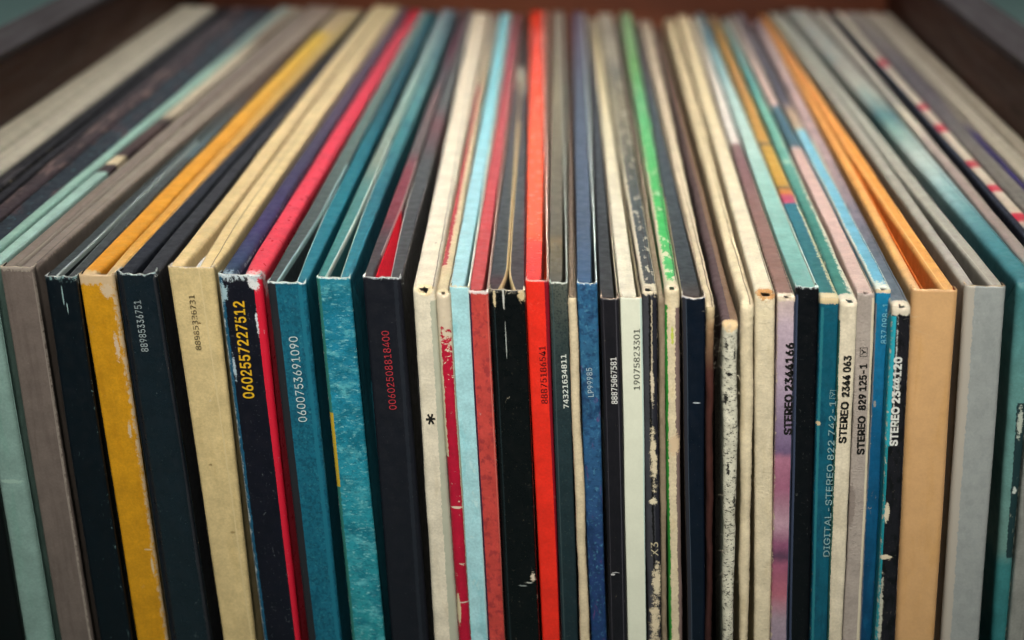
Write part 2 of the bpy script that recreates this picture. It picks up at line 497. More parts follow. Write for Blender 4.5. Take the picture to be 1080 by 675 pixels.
def closed(R, spine, top, seed, r=0.8, rc=1.2, rough=0.12, wob=0.12, hole=None, wave=0.3, nflat=None):
    """a sleeve whose top edge is glued shut, its front corner worn round (sometimes worn through)"""
    fl, fr, yF, zT, yB = R['fl'], R['fr'], R['yF'], R['zT'], R['yB']
    nf = nflat or (14 if hole else 6)
    a = link('spine', slab(fl, fr, yF, yB, zT, 0.0006, r * 0.001, rc * 0.001, 0.02, seed, 'front', spine_rough=rough, wob=wob, hole=hole, nflat=nf), spine, R['root'], R['loc'])
    b = link('cover', slab(fl, fr, yF, yB, zT, 0.0006, r * 0.001, rc * 0.001, 0.02, seed, 'top', spine_rough=rough, wob=wob, hole=hole, nflat=nf, top_wave=wave), top, R['root'], R['loc'])
    R['spine'] = a
    return R

def fibres(R, n, spots, mat, seed, length=1.3, rad=0.035, name='loose_fibres'):
    """short paper fibres standing off torn card. spots: (across 0..1, mm below the top, spread mm along the spine)"""
    rnd = random.Random(seed); bm = bmesh.new()
    for i in range(n):
        uu, dz, sp = spots[i % len(spots)]
        z = R['zT'] - (dz + rnd.uniform(-sp, sp)) * 0.001
        y = R['yF'] - 0.00002
        x = R['fl'](y, z) + (R['fr'](y, z) - R['fl'](y, z)) * (uu + rnd.uniform(-.05, .05))
        d = Vector(((1 if uu > .5 else -1) * rnd.uniform(.2, 1), -rnd.uniform(.3, 1), rnd.uniform(-.6, .8))).normalized()
        p = Vector((x, y, z)); ring0 = None; L = length * rnd.uniform(.4, 1.2) * 0.001
        for k in range(6):
            d = (d + Vector((rnd.uniform(-.35, .35), rnd.uniform(-.35, .35), rnd.uniform(-.4, .3)))).normalized()
            a = d.orthogonal().normalized(); b = d.cross(a)
            r = rad * 0.001 * (1 - k / 7)
            ring = [bm.verts.new(p + (a * math.cos(q * 2.094) + b * math.sin(q * 2.094)) * r) for q in range(3)]
            if ring0:
                for q in range(3): bm.faces.new((ring0[q], ring0[(q + 1) % 3], ring[(q + 1) % 3], ring[q]))
            ring0 = ring; p = p + d * L / 5
    me = bpy.data.meshes.new(name); bm.to_mesh(me); bm.free(); me.transform(Matrix.Translation(-Vector(R['loc'])))
    me.materials.append(mat)
    o = bpy.data.objects.new(name, me); C.objects.link(o); o.parent = R['spine']
    return o

# ------------------------------------------------------------------ lettering on the spines
FONTS = {}
for _k, _fn in (('sans', 'Inter.woff2'), ('mono', 'DejaVuSansMono.woff2')):   # faces that ship with Blender; its default face otherwise
    try:
        import os
        FONTS[_k] = bpy.data.fonts.load(os.path.join(bpy.utils.system_resource('DATAFILES', path='fonts'), _fn))
    except Exception:
        pass
def lettering(R, text, p_lo, p_hi, cap, mat, bold=0.0, name='catalogue_number', spacing=1.0, lift=0.00022, font='sans', box=False):
    """text that reads up the spine from picture point p_lo to p_hi; cap = letter height in px"""
    cu = bpy.data.curves.new('text', 'FONT'); cu.body = text; cu.size = 1.0
    if font in FONTS: cu.font = FONTS[font]
    cu.space_character = spacing; cu.resolution_u = 4
    to = bpy.data.objects.new('text', cu); C.objects.link(to)
    bpy.context.view_layer.update()
    me = bpy.data.meshes.new_from_object(to.evaluated_get(bpy.context.evaluated_depsgraph_get()))
    bpy.data.objects.remove(to); bpy.data.curves.remove(cu)
    xs = [v.co.x for v in me.vertices]; ys = [v.co.y for v in me.vertices]
    xa, xb = min(xs), max(xs); ya, yb = min(ys), max(ys)
    yF = R['yF'] - lift
    A, Bp = on_y(p_lo[0], p_lo[1], yF), on_y(p_hi[0], p_hi[1], yF)
    up = Bp - A; L = up.length; up.normalize()
    left = Vector((-up.z, 0, up.x))
    if left.x > 0: left = -left
    h = cap / 5300.0
    bm = bmesh.new()
    k = bold * h / (yb - ya)
    for n, (ds, dt) in enumerate(((0, 0), (k, k), (-k, k), (k, -k), (-k, -k)) if bold > 0 else ((0, 0),)):
        q = bmesh.new(); q.from_mesh(me)
        for v in q.verts:
            s = (v.co.x - xa) / (xb - xa) * L
            t = ((v.co.y - ya) / (yb - ya) - 0.5) * h
            v.co = A + up * (s + ds) + left * (t + dt) - R['loc'] + Vector((0, -0.000004 * n, 0))
        tmp = bpy.data.meshes.new('tmp'); q.to_mesh(tmp); q.free(); bm.from_mesh(tmp); bpy.data.meshes.remove(tmp)
    bm.to_mesh(me); bm.free()
    if box:                                       # a thin printed frame round the letter
        bm = bmesh.new(); bm.from_mesh(me)
        a0, a1, h0, h1, q = -0.0003, L + 0.0003, -h * 0.5 - 0.0003, h * 0.5 + 0.0003, 0.00009
        for (s0, s1, t0, t1) in ((a0, a1, h0, h0 + q), (a0, a1, h1 - q, h1), (a0, a0 + q, h0 + q, h1 - q), (a1 - q, a1, h0 + q, h1 - q)):
            bm.faces.new([bm.verts.new(A + up * p + left * t - R['loc']) for p, t in ((s0, t0), (s1, t0), (s1, t1), (s0, t1))])
        bm.to_mesh(me); bm.free()
    me.materials.append(mat)
    o = bpy.data.objects.new(name, me); C.objects.link(o)
    o.parent = R['spine']
    return o
# ------------------------------------------------------------------ the records, from the left of the crate to the right; black and navy tops carry painted grey sheen
P = paper

# -- four at the left whose tops fill the corner
R = record('L0', 'pale putty wide sleeve, leftmost of the row, against the side of the crate', 285, -225, -138, 47, 105)
folded(R, P('putty_spine', '#b9b3a0', R['w'], 1), P('putty_top', '#b4ae9b', 8, 1, seam=(4.2,), wear=(1, .3, 1, .3)), P('putty_top_b', '#bab4a2', 8, 2, seam=(3.0,), wear=(1, .3, 1, .3)), 1, pl=8.5, pr=6.5, gap1=0.5, r=1.5, rp=1.4)
R = record('L1', 'plain black sleeve between the pale putty sleeve and the mottled dark brown one', 287, -136, -98, 107, 136)
folded(R, P('black_spine_a', '#08090b', R['w'], 3), P('black_top_a', '#1b1b20', 3.4, 3, rough=.5, wear=(.6, .4, .5, .4), mottle=[('#4a4648', .3, .05, .55, .7, .7)]), P('black_top_b', '#222228', 3, 4, rough=.5), 3, pl=3.2, pr=2.2, gap1=1.0, r=1.0, rp=0.8)
R = record('L2', 'dark sleeve mottled brown and navy along its top, just left of the mint green one', 288, -88, -42, 133, 181)
folded(R, P('brownnavy_spine', '#06080b', R['w'], 5),
       P('brown_mottled_top', '#3a2f33', 4, 5, mottle=[('#86706a', .4, .07, .5, .62, .85), ('#101115', .5, .13, .52, .64, .9), ('#b0a398', .9, .2, .66, .74, .7)], rough=.5, wear=(.6, .4, .4, .3)),
       P('navy_mottled_top', '#1d2832', 4, 6, mottle=[('#55808a', .6, .25, .58, .68, .85), ('#5a4448', .3, .08, .52, .66, .8), ('#0c1116', .4, .1, .56, .66, .8)], rough=.5, specks=.4), 5, pl=3.6, pr=4.6, gap1=0.25, r=1.0, rp=0.8)
R = record('L3', 'mint green sleeve with a photo printed along its top, left of the taupe gatefold', 285, -40, -10, 181, 209, 24, 55)
folded(R, P('mint_spine', '#98b9b0', R['w'], 7, mottle=[('#86b5a6', .25, .05, .5, .7, .6)], blots=[(3.0, -47, 2.2, .5, '#b5d6c8', .8)], scratch=.4, rough=.4, creases=.3),
       P('mint_top_a', '#94bcae', 3, 8, ramp=[(0, '#8fb6a8'), (190, '#93b9ad'), (230, '#7f9a95'), (313, '#8e9c96')], rough=.5),
       P('mint_top_b', '#9cc7b5', 3, 9, ramp=[(0, '#9bbfb4'), (74, '#9cc0b4'), (74.6, '#33262a'), (81, '#3a2c2e'), (81.5, '#d6c8a4'), (89, '#d0bf9b'), (90, '#3a2b2d'), (118, '#54433f'), (128, '#39302f'), (134, '#c0b49a'), (215, '#c7bda4'), (250, '#837463'), (313, '#9a8f7d')], rough=.5, wear=(.3, .3, .3, .2)),
       7, pl=2.2, pr=2.6, gap1=0.55, r=1.4, rp=0.6)

# -- gatefolds with square card spines
R = record('L4', 'taupe gatefold with a broad plain spine, next to the mint green sleeve', 282, -1, 34, 212, 247, 64, 99)
folded(R, P('taupe_spine', '#7d7069', R['w'], 10, mottle=[('#6d605a', .8, .06, .45, .7, .6)], wear=(.5, .35, .42, .50), corner=(1.8, .55), stripes=[('R', .12, .34, '#a0938a', (-400, -1), .15)], card='#b3a79a', scratch=.3, specks=.3, vary=.12),  # pale stripe paints the highlight along the rounded right edge
       P('taupe_top_a', '#80746a', 3, 11, wear=(.5, .3, .3, .5), stripes=[('R', -2, .30, '#a79d8f', (2, 120), .2)], card='#b8ad9f', specks=.4), P('taupe_top_b', '#857a6e', 3, 12, seam=(2.5,), wear=(.5, .4, .5, .4), card='#b8ad9f', specks=.4, ramp=[(0, '#7e726a'), (60, '#93897c'), (313, '#8c7d70')]),
       10, pl=2.9, pr=3.2, gap1=0.55, taper=38, r=0.7, rp=0.7, fuzz=.3)
R = record('L5', 'near-black navy gatefold scuffed at its corner, between the taupe and mustard ones', 292, 46, 80, 250, 266, 105, 139)
folded(R, P('inky_spine', '#07111a', R['w'], 13, mottle=[('#0a131b', .5, .08, .45, .65, .8)], wear=(.5, .35, .8, .32), corner=(3.0, .40), card='#7fa3a4', scratch=.3, blots=[(3.3, -4.0, .12, 2.2, '#9fc0c0', .5), (3.9, -6.6, .1, 1.2, '#a8c6c6', .5)], specks=.4, rough=.42),
       P('inky_top_a', '#2c3436', 2, 14, stripes=[('R', -1, .33, '#a3b0ac', (0, 110), .15)], ramp=[(0, '#2b3335'), (110, '#35403f'), (180, '#5d5048'), (313, '#6b5c50')], specks=.7, wear=(.3, .3, .3, .4), card='#9db3b0'),
       P('inky_top_b', '#363d3f', 2, 15, stripes=[(0, .32, '#8f9c9a', (0, 90), .2)], ramp=[(0, '#34393b'), (90, '#434b4a'), (95, '#5a7076'), (125, '#4b5a5c'), (170, '#5b4c44'), (313, '#655549')], mottle=[('#7c9299', .8, .25, .62, .7, .7)], specks=.7),
       13, pl=2.3, pr=2.3, gap1=0.55, taper=60, edge=EDGE_WHITE, r=0.8, rp=0.45, fuzz=.45)
R = record('L6', 'mustard yellow gatefold with a worn peeling right edge', 290, 82, 119, 267, 298, 144, 176)
folded(R, P('mustard_spine', '#d79a1c', R['w'], 16, mottle=[('#c78a14', .5, .08, .5, .7, .6)], wear=(.45, .42, 2.6, .50), corner=(3.6, .74), scratch=.5, card='#e2c49a', specks=.3, rough=.42,
         blots=[(5.6, -3.2, 1.3, 1.6, '#dcc3a0', .9), (5.7, -15.5, .5, 2.6, '#dcc0a0', 1.0), (5.6, -34, .35, 2.0, '#d9bd96', 1.0), (6.0, -66, .25, 2.0, '#dcc29a', .9), (5.6, -62, .9, .2, '#dcc29a', .4)]),
       P('mustard_top_a', '#e09a26', 3, 17, wear=(.4, .35, .5, .25), corner=(5.0, .62), card='#dcc094', ramp=[(0, '#dc9624'), (120, '#dd9c30'), (170, '#d9a53a'), (262, '#cfae3e'), (268, '#b7a27c'), (313, '#a8987a')]),
       P('mustard_top_b', '#d99a3a', 2.4, 18, wear=(.6, .55, .6, .55), corner=(9.0, .75), card='#d3b68c', ramp=[(0, '#d8b98a'), (9, '#d4a860'), (22, '#d59a3c'), (90, '#cf9b4c'), (170, '#c8a35c'), (262, '#b9a46a'), (313, '#a8987a')]),
       16, pl=3.2, pr=2.1, gap1=0.3, taper=22, r=0.8, rp=0.7, fuzz=.35, edge=torn_card('torn_yellow_edge', '#dabf98'))
R = record('L7', 'slate navy gatefold with a thin silver number, right of the mustard one', 289, 121, 164, 300, 318, 179, 223)
folded(R, P('slate_spine', '#0f1b25', R['w'], 19, wear=(.35, .3, .6, .1), corner=(.8, .45), card='#9fb5b8', rough=.30, spec=.6, specks=.5, scratch=.2, vary=.14),
       P('slate_top_a', '#1d222b', 4, 20, wear=(.3, .2, .3, .2), rough=.5, specks=.3), P('slate_top_b', '#2a2c32', 3, 21, wear=(.3, .2, .3, .2), stripes=[(0, .22, '#8b9097', (0, 60), .2)], rough=.45, specks=.3),
       19, pl=3.1, pr=3.4, gap1=0.55, taper=34, edge=EDGE_WHITE, r=2.3, rp=0.6, fuzz=.4, notch=.3)
lettering(R, '88985336751', (153, 371), (144.5, 317), 8.0, ink('silver_ink', '#a9b6b8'), bold=0.0)
R = record('L8', 'cream manila gatefold with white paper showing inside and a faint dark number', 282, 176, 225, 318, 356, 235, 269)
folded(R, P('manila_spine', '#d8c18c', R['w'], 22, mottle=[('#cdb47c', .4, .07, .5, .7, .5)], wear=(.5, .25, .4, .2), corner=(.7, .4), card='#e8dcc0', specks=.4, scratch=.25, creases=.5, blots=[(5, -12, .25, .2, '#8d7648', 1), (3, -44, .4, .2, '#8d7648', 1.5), (5.5, -60, .5, .3, '#a58d5c', 1.5)], stripes=[(6.3, 6.6, '#dcc795', (-400, 0), .8)], rough=.55),
       P('manila_top_a', '#d2ba8a', 3.4, 23, wear=(.4, .3, .3, .3), card='#e6dac0', rough=.55, ramp=[(0, '#d3bb88'), (160, '#cdb78c'), (313, '#b9aa84')]), P('manila_top_b', '#d4bd8c', 3.6, 24, seam=(2.6,), wear=(.3, .3, .4, .2), rough=.55, card='#e6dac0', ramp=[(0, '#d6bf8c'), (160, '#cfba90'), (313, '#b5a67f')]),
       22, pl=2.9, pr=3.4, gap1=0.55, taper=40, r=0.9, rp=0.8, fuzz=.12, inside=torn_card('white_card_inside', '#d9d8d2'))
lettering(R, '88985336731', (209.5, 369), (202, 311), 6.2, ink('brown_ink', '#57492f', .2, 2), bold=0.0, font='mono')
yF, fl, fr = R['yF'], R['fl'], R['fr']
bm = bmesh.new(); uvl = bm.loops.layers.uv.new('UVMap')
prev = None
for i in range(15):                              # a paper inner sleeve standing in the opening
    y = yF + 0.0012 + 0.036 * i / 14
    xm = 0.0036 + 0.0012 * math.sin(i / 14 * 2.2)
    cur = [bm.verts.new((fl(y, z) + xm + q, y, z)) for z, q in ((R['zT'] - 0.3, 0), (R['zT'] - 0.085, 0), (R['zT'] - 0.0022 - 0.0006 * nz(i * .4, 1), 0), (R['zT'] - 0.0021 - 0.0006 * nz(i * .4, 1), 0.0004), (R['zT'] - 0.085, 0.0004), (R['zT'] - 0.3, 0.0004))]
    if prev:
        for a in range(5): bm.faces.new((prev[a], prev[a + 1], cur[a + 1], cur[a]))
    prev = cur
link('inner_sleeve', bm, torn_card('white_paper', '#dcdcd6'), R['root'], R['loc'])

R = record('L9', 'navy sleeve with a bright red right half and a yellow number', 290, 229, 275, 357, 391, 277, 316)
folded(R, P('navyred_spine', '#0f0f1c', R['w'], 25, stripes=[(-20, 1.0, '#1d5674', (-400, 0), .9), (7.15, 40, '#d81f38', (-400, 0), .25)], wear=(1.8, .46, 1.0, .30), corner=(3.2, .48), card='#c5d3d8', scratch=.5, specks=.6, rough=.42,
         blots=[(7.1, -1.2, 1.0, 1.6, '#dfe0e0', 1.3), (.8, -3.5, .7, 2.2, '#9fbcc4', 1.6), (7.0, -10.5, .25, 2.4, '#cfd6da', 1.2), (1.3, -20, .3, 2.4, '#aebfc8', 1.2)]),
       P('navy_top_scuffed', '#2c3350', 3.4, 26, wear=(.8, .45, .5, .4), corner=(9, .46), card='#9fb4bd', specks=.3, ramp=[(0, '#1f3d55'), (9, '#2c3a58'), (30, '#3b3460'), (90, '#3d3a52'), (165, '#504458'), (313, '#514650')], rough=.5),
       P('red_top', '#d8354a', 4, 27, corner=(8, .50), wear=(.4, .35, .5, .2), card='#e8c8c6', ramp=[(0, '#da3c4c'), (60, '#d8364a'), (170, '#c9283f'), (313, '#a81c30')], rough=.33, scratch=.5),
       25, pl=3.2, pr=3.8, gap1=0.55, taper=16, r=1.1, rp=1.2, edge=EDGE_WHITE, fuzz=.4)
lettering(R, '0602557227512', (262.5, 420), (251.5, 318), 12.0, ink('yellow_ink', '#e0b21f', .15, 4), bold=0.012)
R = record('L10', 'teal gatefold with a charcoal left stripe and white number, right of the red one', 298, 281, 322, 392, 419, 325, 361)
folded(R, P('tealstripe_spine', '#17637a', R['w'], 28, mottle=[('#0d485e', 1.6, 1.3, .45, .62, .75), ('#3a8a96', 2.2, 1.9, .56, .70, .6), ('#0f4f66', .3, .1, .5, .7, .5)], stripes=[(-20, 1.75, '#24262b', (-400, 0), .05), (6.2, 7.0, '#1c6c82', (-400, 0), .9)], wear=(.4, .3, .5, .25), corner=(.6, .5), card='#b9c9c6', specks=.3, rough=.4),
       P('charcoal_top', '#3c4343', 2.6, 29, stripes=[('R', -1, .36, '#8fb0ae', (0, 90), .15)], rough=.45, wear=(.3, .3, .3, .3), card='#a8bdb9', ramp=[(0, '#3a4142'), (64, '#4a5655'), (120, '#586d6a'), (313, '#71837e')]),
       P('teal_top', '#155f74', 2.6, 30, stripes=[(0, .32, '#b4c4be', (0, 70), .2)], rough=.45, ramp=[(0, '#1b6a7e'), (64, '#1a6f80'), (165, '#0f4c5c'), (313, '#17505c')], wear=(.2, .2, .4, .3), card='#9cc0c0', specks=.3),
       28, pl=2.1, pr=2.1, gap1=0.45, taper=52, power=1.35, edge=EDGE_WHITE, inside=torn_card('teal_card_inside', '#1d5f6e'), r=0.75, rp=0.4, fuzz=.35)
lettering(R, '0600753691090', (319.5, 445), (309, 355), 9.6, ink('pale_ink', '#c6d4d2'), bold=0.0)
R = record('L11', 'turquoise sleeve printed all over with rippling water', 293, 333, 369, 423, 448, 371, 406)
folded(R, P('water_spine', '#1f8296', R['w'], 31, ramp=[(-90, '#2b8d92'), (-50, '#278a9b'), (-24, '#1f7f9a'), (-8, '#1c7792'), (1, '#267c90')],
         mottle=[('#0f6377', .20, .28, .45, .65, .75), ('#5fb3bb', .28, .42, .50, .72, .75), ('#0d5d70', .8, 1.9, .52, .66, .55), ('#8fcfd0', .9, 2.2, .54, .74, .7), ('#d3e6e2', 1.1, 2.8, .64, .78, .6)], stripes=[(-20, .75, '#2e6e66', (-400, 0), .8), (-.3, .85, '#b59a2f', (-46.5, -29.5), .1)], wear=(.5, .42, .4, .3), corner=(.8, .5), card='#bfd2cd', rough=.36),
       P('water_top_a', '#3d7f80', 2.4, 32, stripes=[('R', -1, .38, '#b3c8bf', (0, 110), .15)], rough=.45, ramp=[(0, '#35797b'), (64, '#4b7c7a'), (90, '#7c8a7c'), (165, '#86a39b'), (313, '#7f8f95')], card='#b5c8c0', specks=.3),
       P('water_top_b', '#1f6c80', 2.4, 33, stripes=[(0, .34, '#b9c4b4', (0, 90), .2)], rough=.45, mottle=[('#174f63', .4, .06, .5, .65, .6)], ramp=[(0, '#27788a'), (64, '#246677'), (120, '#3e7d84'), (165, '#55888a'), (313, '#44545f')], card='#a5bdbb', specks=.3),
       31, pl=2.0, pr=2.2, gap1=0.45, taper=52, power=1.35, edge=EDGE_WHITE, inside=torn_card('green_card_inside', '#2b6a66'), r=0.7, rp=0.4, fuzz=.4)
R = record('L12', 'black gatefold with a red lining in its opening and a red number', 293, 382, 423, 454, 476, 413, 453)
folded(R, P('charcoal_spine', '#16171f', R['w'], 34, wear=(.4, .35, 1.0, .2), stripes=[(6.2, 7.0, '#20232b', (-400, 0), .8)], corner=(.7, .45), card='#9aa2a6', specks=.6, rough=.4, vary=.08),  # the paler stripe is a soft highlight put into the colour
       P('charcoal_top_red', '#3c3b40', 2.3, 35, stripes=[('R', -1, .26, '#b39b98', (14, 90), .15)], ramp=[(0, '#3a393d'), (26, '#45393d'), (42, '#71343f'), (80, '#7a3a44'), (100, '#5a5556'), (165, '#6f5a5c'), (190, '#57545a'), (240, '#6b3c4a'), (313, '#5d545a')], rough=.45, specks=.4),
       P('charcoal_top_grey', '#3e4144', 2.5, 36, stripes=[(0, .3, '#b5b0a8', (0, 70), .2)], wear=(.2, .2, .5, .4), card='#a8a8a4', ramp=[(0, '#3f4042'), (90, '#474b4e'), (130, '#6d4a50'), (150, '#555a5c'), (313, '#4a4748')], rough=.45, specks=.4),
       34, pl=1.9, pr=2.3, gap1=0.6, taper=58, power=1.25, edge=EDGE_WHITE, inside=torn_card('red_card_inside', '#b3202c'), r=0.9, rp=0.4, fuzz=.3)
lettering(R, '00602508818400', (414.5, 432), (406, 349), 8.2, ink('red_ink', '#b0303a'), bold=0.0)
# the lining that shows red inside the opening
yF, fl = R['yF'], R['fl']
bm = bmesh.new(); prev = None
for i in range(20):
    y = yF + 0.0009 + 0.05 * i / 19
    t = (y - yF) / 0.075
    xm = 0.00235 + 0.0009 * t * (1 - t)
    cur = [bm.verts.new((fl(y, z) + xm + q, y, z)) for z, q in ((R['zT'] - 0.3, 0), (R['zT'] - 0.085, 0), (R['zT'] - 0.0006, 0), (R['zT'] - 0.0006, 0.00028), (R['zT'] - 0.085, 0.00028), (R['zT'] - 0.3, 0.00028))]
    if prev:
        for a in range(5): bm.faces.new((prev[a], prev[a + 1], cur[a + 1], cur[a]))
    prev = cur
link('lining', bm, torn_card('red_lining', '#c41d2e'), R['root'], R['loc'])

# -- old closed sleeves and thin pockets of the middle
HOLEC = '#2b1d12'
R = record('L13', 'aged cream sleeve with an asterisk printed on its spine', 303, 435, 459, 478, 500, 458, 484)
closed(R, P('asterisk_spine', '#d9d0ba', R['w'], 40, stripes=[(3.35, 30, '#b1b3a0', (-400, -2.5), 1.2)], mottle=[('#cbbfa4', .4, .08, .5, .7, .5)], blots=[(2.2, .2, 1.9, 1.6, '#e0cda4', .8)], rough=.6, specks=.2, creases=.4),
       P('cream_top_a', '#d8d0bd', R['w'], 41, seam=(4.0,), blots=[(2.2, -.2, 2.0, 1.8, '#e0cda4', .8), (2.9, 28, .2, .2, '#6b6253', .2), (1.6, 48, .15, .2, '#6b6253', .2)], rough=.55, wear=(.3, .3, .3, .3), ramp=[(0, '#d9cfb9'), (60, '#d6cebc'), (165, '#cfc6b2'), (313, '#bcae98')], card='#e4d9c0'),
       40, r=0.9, rc=1.3, hole=(2.2, 0.0, 0.93, 0.004), rough=.12)
lettering(R, '*', (454.8, 447.5), (453.6, 436.5), 10.0, ink('black_ink', '#15120f'), bold=0.005)
R = record('L14', 'battered cream sleeve with crimson paint flaking off its spine', 307, 459, 475, 500, 511, 484, 497)
closed(R, P('flaking_red_spine', '#b01232', R['w'], 42, stripes=[(-20, .55, '#cdbfa0', (-36, 0), 1.2), (2.6, 30, '#bdb59a', (-400, 0), .5)], wear=(.5, .32, .5, .32), flakes=(-27, 6),
         blots=[(.45, -72, .45, 4.0, '#d9c9a2', .3), (1.6, -70.2, 1.4, .16, '#d3bcae', .15), (1.5, -47.5, 1.4, .3, '#d8c8b2', .4), (1.3, -2.5, 2.2, 3.2, '#cdbfa0', .5)], card='#d9cab0', rough=.5),
       P('cream_red_top', '#c9bb9f', R['w'], 43, seam=(2.55,), ramp=[(0, '#c8ba98'), (200, '#bfae93'), (313, '#a8988a')], stripes=[(.25, 1.25, '#a83a44', (16, 120), 2.4), (.4, 1.3, '#a2454c', (120, 190), 1.6)], rough=.55, wear=(.4, .3, .4, .3)),
       42, r=1.2, rc=1.6, hole=(1.55, .1, 0.63, .003), rough=.15)
R = record('L15', 'pale sky blue slim sleeve with a thin white seam, left of the rust red one', 303, 474, 495, 511, 527, 496, 515)
folded(R, P('skyblue_spine', '#a3d2d8', R['w'], 44, mottle=[('#86c3cb', .4, .10, .52, .66, .6), ('#c3dfdc', .5, .2, .6, .72, .6)], wear=(.8, .30, .3, .35), corner=(2.2, .33), card='#d9dcc8', stripes=[(3.62, 3.8, '#c3dedb', (-400, 0), .1)], rough=.5),
       P('skyblue_top', '#9cc6cf', 3.1, 45, wear=(.5, .4, .3, .35), corner=(2.5, .5), card='#ddd8c2', ramp=[(0, '#a0cbd2'), (80, '#95c5d0'), (165, '#82bfc9'), (319, '#70b0b8')], rough=.42), P('skyblue_back', '#cdd6ca', .5, 46),
       44, pl=2.9, pr=.42, gap1=.18, taper=90, r=.5, rp=.45, edge=torn_card('torn_cream_edge', '#ddd0ae'), fuzz=.2)
R = record('L16', 'rust red grainy sleeve left of the wide black gatefold', 307, 494, 515, 527, 541, 515, 533)
folded(R, P('rust_spine', '#bd433c', R['w'], 47, mottle=[('#8f2f33', .7, .5, .5, .62, .7), ('#cf5a48', 1.4, .8, .58, .7, .5), ('#4a2130', .9, .55, .66, .72, .6)], stripes=[(-20, .42, '#3d1d35', (-400, 0), .2), (3.55, 3.75, '#c9675c', (-400, -1), .1)], corner=(1.1, .6), wear=(.2, .2, .25, .4), card='#d9c9c4', rough=.5, scratch=.3),
       P('rust_top', '#b04a4c', 3.0, 48, wear=(.3, .3, .3, .3), mottle=[('#c8625c', .6, .06, .55, .7, .5)], ramp=[(0, '#b34b4b'), (50, '#b4484c'), (165, '#a44f55'), (240, '#8a3c4a'), (313, '#6e3540')], rough=.45, specks=.5, card='#d8bdb4'), P('rust_back', '#a98a80', .6, 49, rough=.5),
       47, pl=2.7, pr=.5, gap1=.2, taper=90, r=.5, rp=.4, edge=EDGE_WHITE, fuzz=.35)
R = record('L17', 'wide black gatefold whose two cream-edged panels meet behind its spine', 306, 515, 554, 541, 557, 534, 570)
folded(R, P('glossblack_spine', '#07090b', R['w'], 50, wear=(.4, .28, .7, .33), corner=(2.2, .36), card='#b5ad98', specks=.85, scratch=.3, rough=.3, stripes=[(.9, 1.15, '#1b2528', (-400, 0), .3)],
         blots=[(1.1, -1.6, .25, 2.2, '#cfbd95', .9), (2.9, -1.5, .2, 2.6, '#bfc0b8', .9), (6.6, -1.2, .8, 1.3, '#cbb68c', .9), (3.0, -11, .1, 4, '#9aa09c', .5), (6.5, -64.6, .5, .9, '#d8c9b2', 1.6), (5.6, -65.9, .8, .2, '#a9aaa2', 1.2), (4.2, -66.7, .9, .14, '#7f8684', 1.2)]),
       P('black_top_left', '#34393c', 2.4, 51, stripes=[('R', -1, .40, '#c4ad80', (0, 200), .1)], ramp=[(0, '#3a3537'), (5, '#4a2f34'), (10, '#363c40'), (64, '#43494c'), (165, '#474248'), (190, '#3a3436'), (198, '#a7a294'), (212, '#a7a294'), (220, '#231a1a'), (313, '#2a1c1a')], rough=.4, specks=.4),
       P('black_top_right', '#353a3d', 2.4, 52, stripes=[(-1, .40, '#c4ad80', (0, 140), .1), ('R', -1, .3, '#63202c', (0, 90), .3)], ramp=[(0, '#3a3537'), (5, '#3f383a'), (64, '#464b4f'), (165, '#3b3940'), (195, '#8f8c82'), (212, '#6d6a64'), (220, '#231a1a'), (313, '#2a1c1a')], rough=.4, specks=.4),
       50, pl=2.0, pr=2.0, gap1=.08, taper=17, power=2.2, edge=EDGE, r=.8, rp=.4, fuzz=.45)
R = record('L18', 'glossy scarlet sleeve in the middle of the crate with a dark red number', 296, 554, 579, 557, 578, 573, 592)
folded(R, P('scarlet_spine', '#e12e1f', R['w'], 53, stripes=[(3.75, 30, '#7d1020', (-400, 0), .2)], wear=(.25, .32, .25, .25), corner=(.5, .45), card='#f0b0a0', rough=.36, vary=.11, specks=.5, scratch=.25),  # dark red stripe paints the shade on the right side
       P('scarlet_top', '#e2311f', 3.4, 54, ramp=[(0, '#dd2a24'), (24, '#e8331a'), (27, '#f2501f'), (120, '#f2521f'), (200, '#ea4018'), (313, '#c92a16')], rough=.20, spec=.5, wear=(.2, .1, .2, .2), vary=.04), P('scarlet_back', '#d9b7a8', .5, 55),  # brighter orange stretch of the ramp paints the mirrored window sheen
       53, pl=3.2, pr=.4, gap1=.25, taper=120, r=.5, rp=.4, edge=torn_card('pink_edge_highlight', '#eab3a4'), fuzz=.1)  # pale pink edge is the corner highlight, painted
lettering(R, '88875186541', (574.5, 425.5), (571.8, 365), 7.2, ink('dark_red_ink', '#5f0d13'), bold=0.0)
R = record('L19', 'grey-green speckled sleeve with a white bold number, right of the scarlet one', 298, 579, 599, 581, 597, 593, 610)
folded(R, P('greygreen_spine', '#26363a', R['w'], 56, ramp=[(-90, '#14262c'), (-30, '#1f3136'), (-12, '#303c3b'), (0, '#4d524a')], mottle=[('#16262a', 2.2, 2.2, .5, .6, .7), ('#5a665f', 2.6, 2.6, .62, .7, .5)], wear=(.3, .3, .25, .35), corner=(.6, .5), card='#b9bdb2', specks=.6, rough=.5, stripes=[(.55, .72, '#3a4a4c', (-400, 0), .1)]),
       P('greygreen_top', '#5b574c', 2.6, 57, mottle=[('#736e60', .6, .15, .5, .65, .6), ('#44453e', 1.0, .3, .6, .7, .5)], ramp=[(0, '#55544b'), (20, '#665e4c'), (26, '#77694e'), (32, '#5d5a50'), (165, '#79715f'), (313, '#6b6156')], rough=.5, wear=(.2, .3, .2, .3), card='#a8a496'), P('greygreen_back', '#98a097', .6, 58),
       56, pl=2.6, pr=.45, gap1=.2, taper=120, r=.45, rp=.35, edge=EDGE_WHITE, fuzz=.3)
lettering(R, '74321634811', (597.3, 430.5), (594.3, 374), 5.6, ink('white_ink_a', '#d3d8d0'), bold=0.012, font='mono')
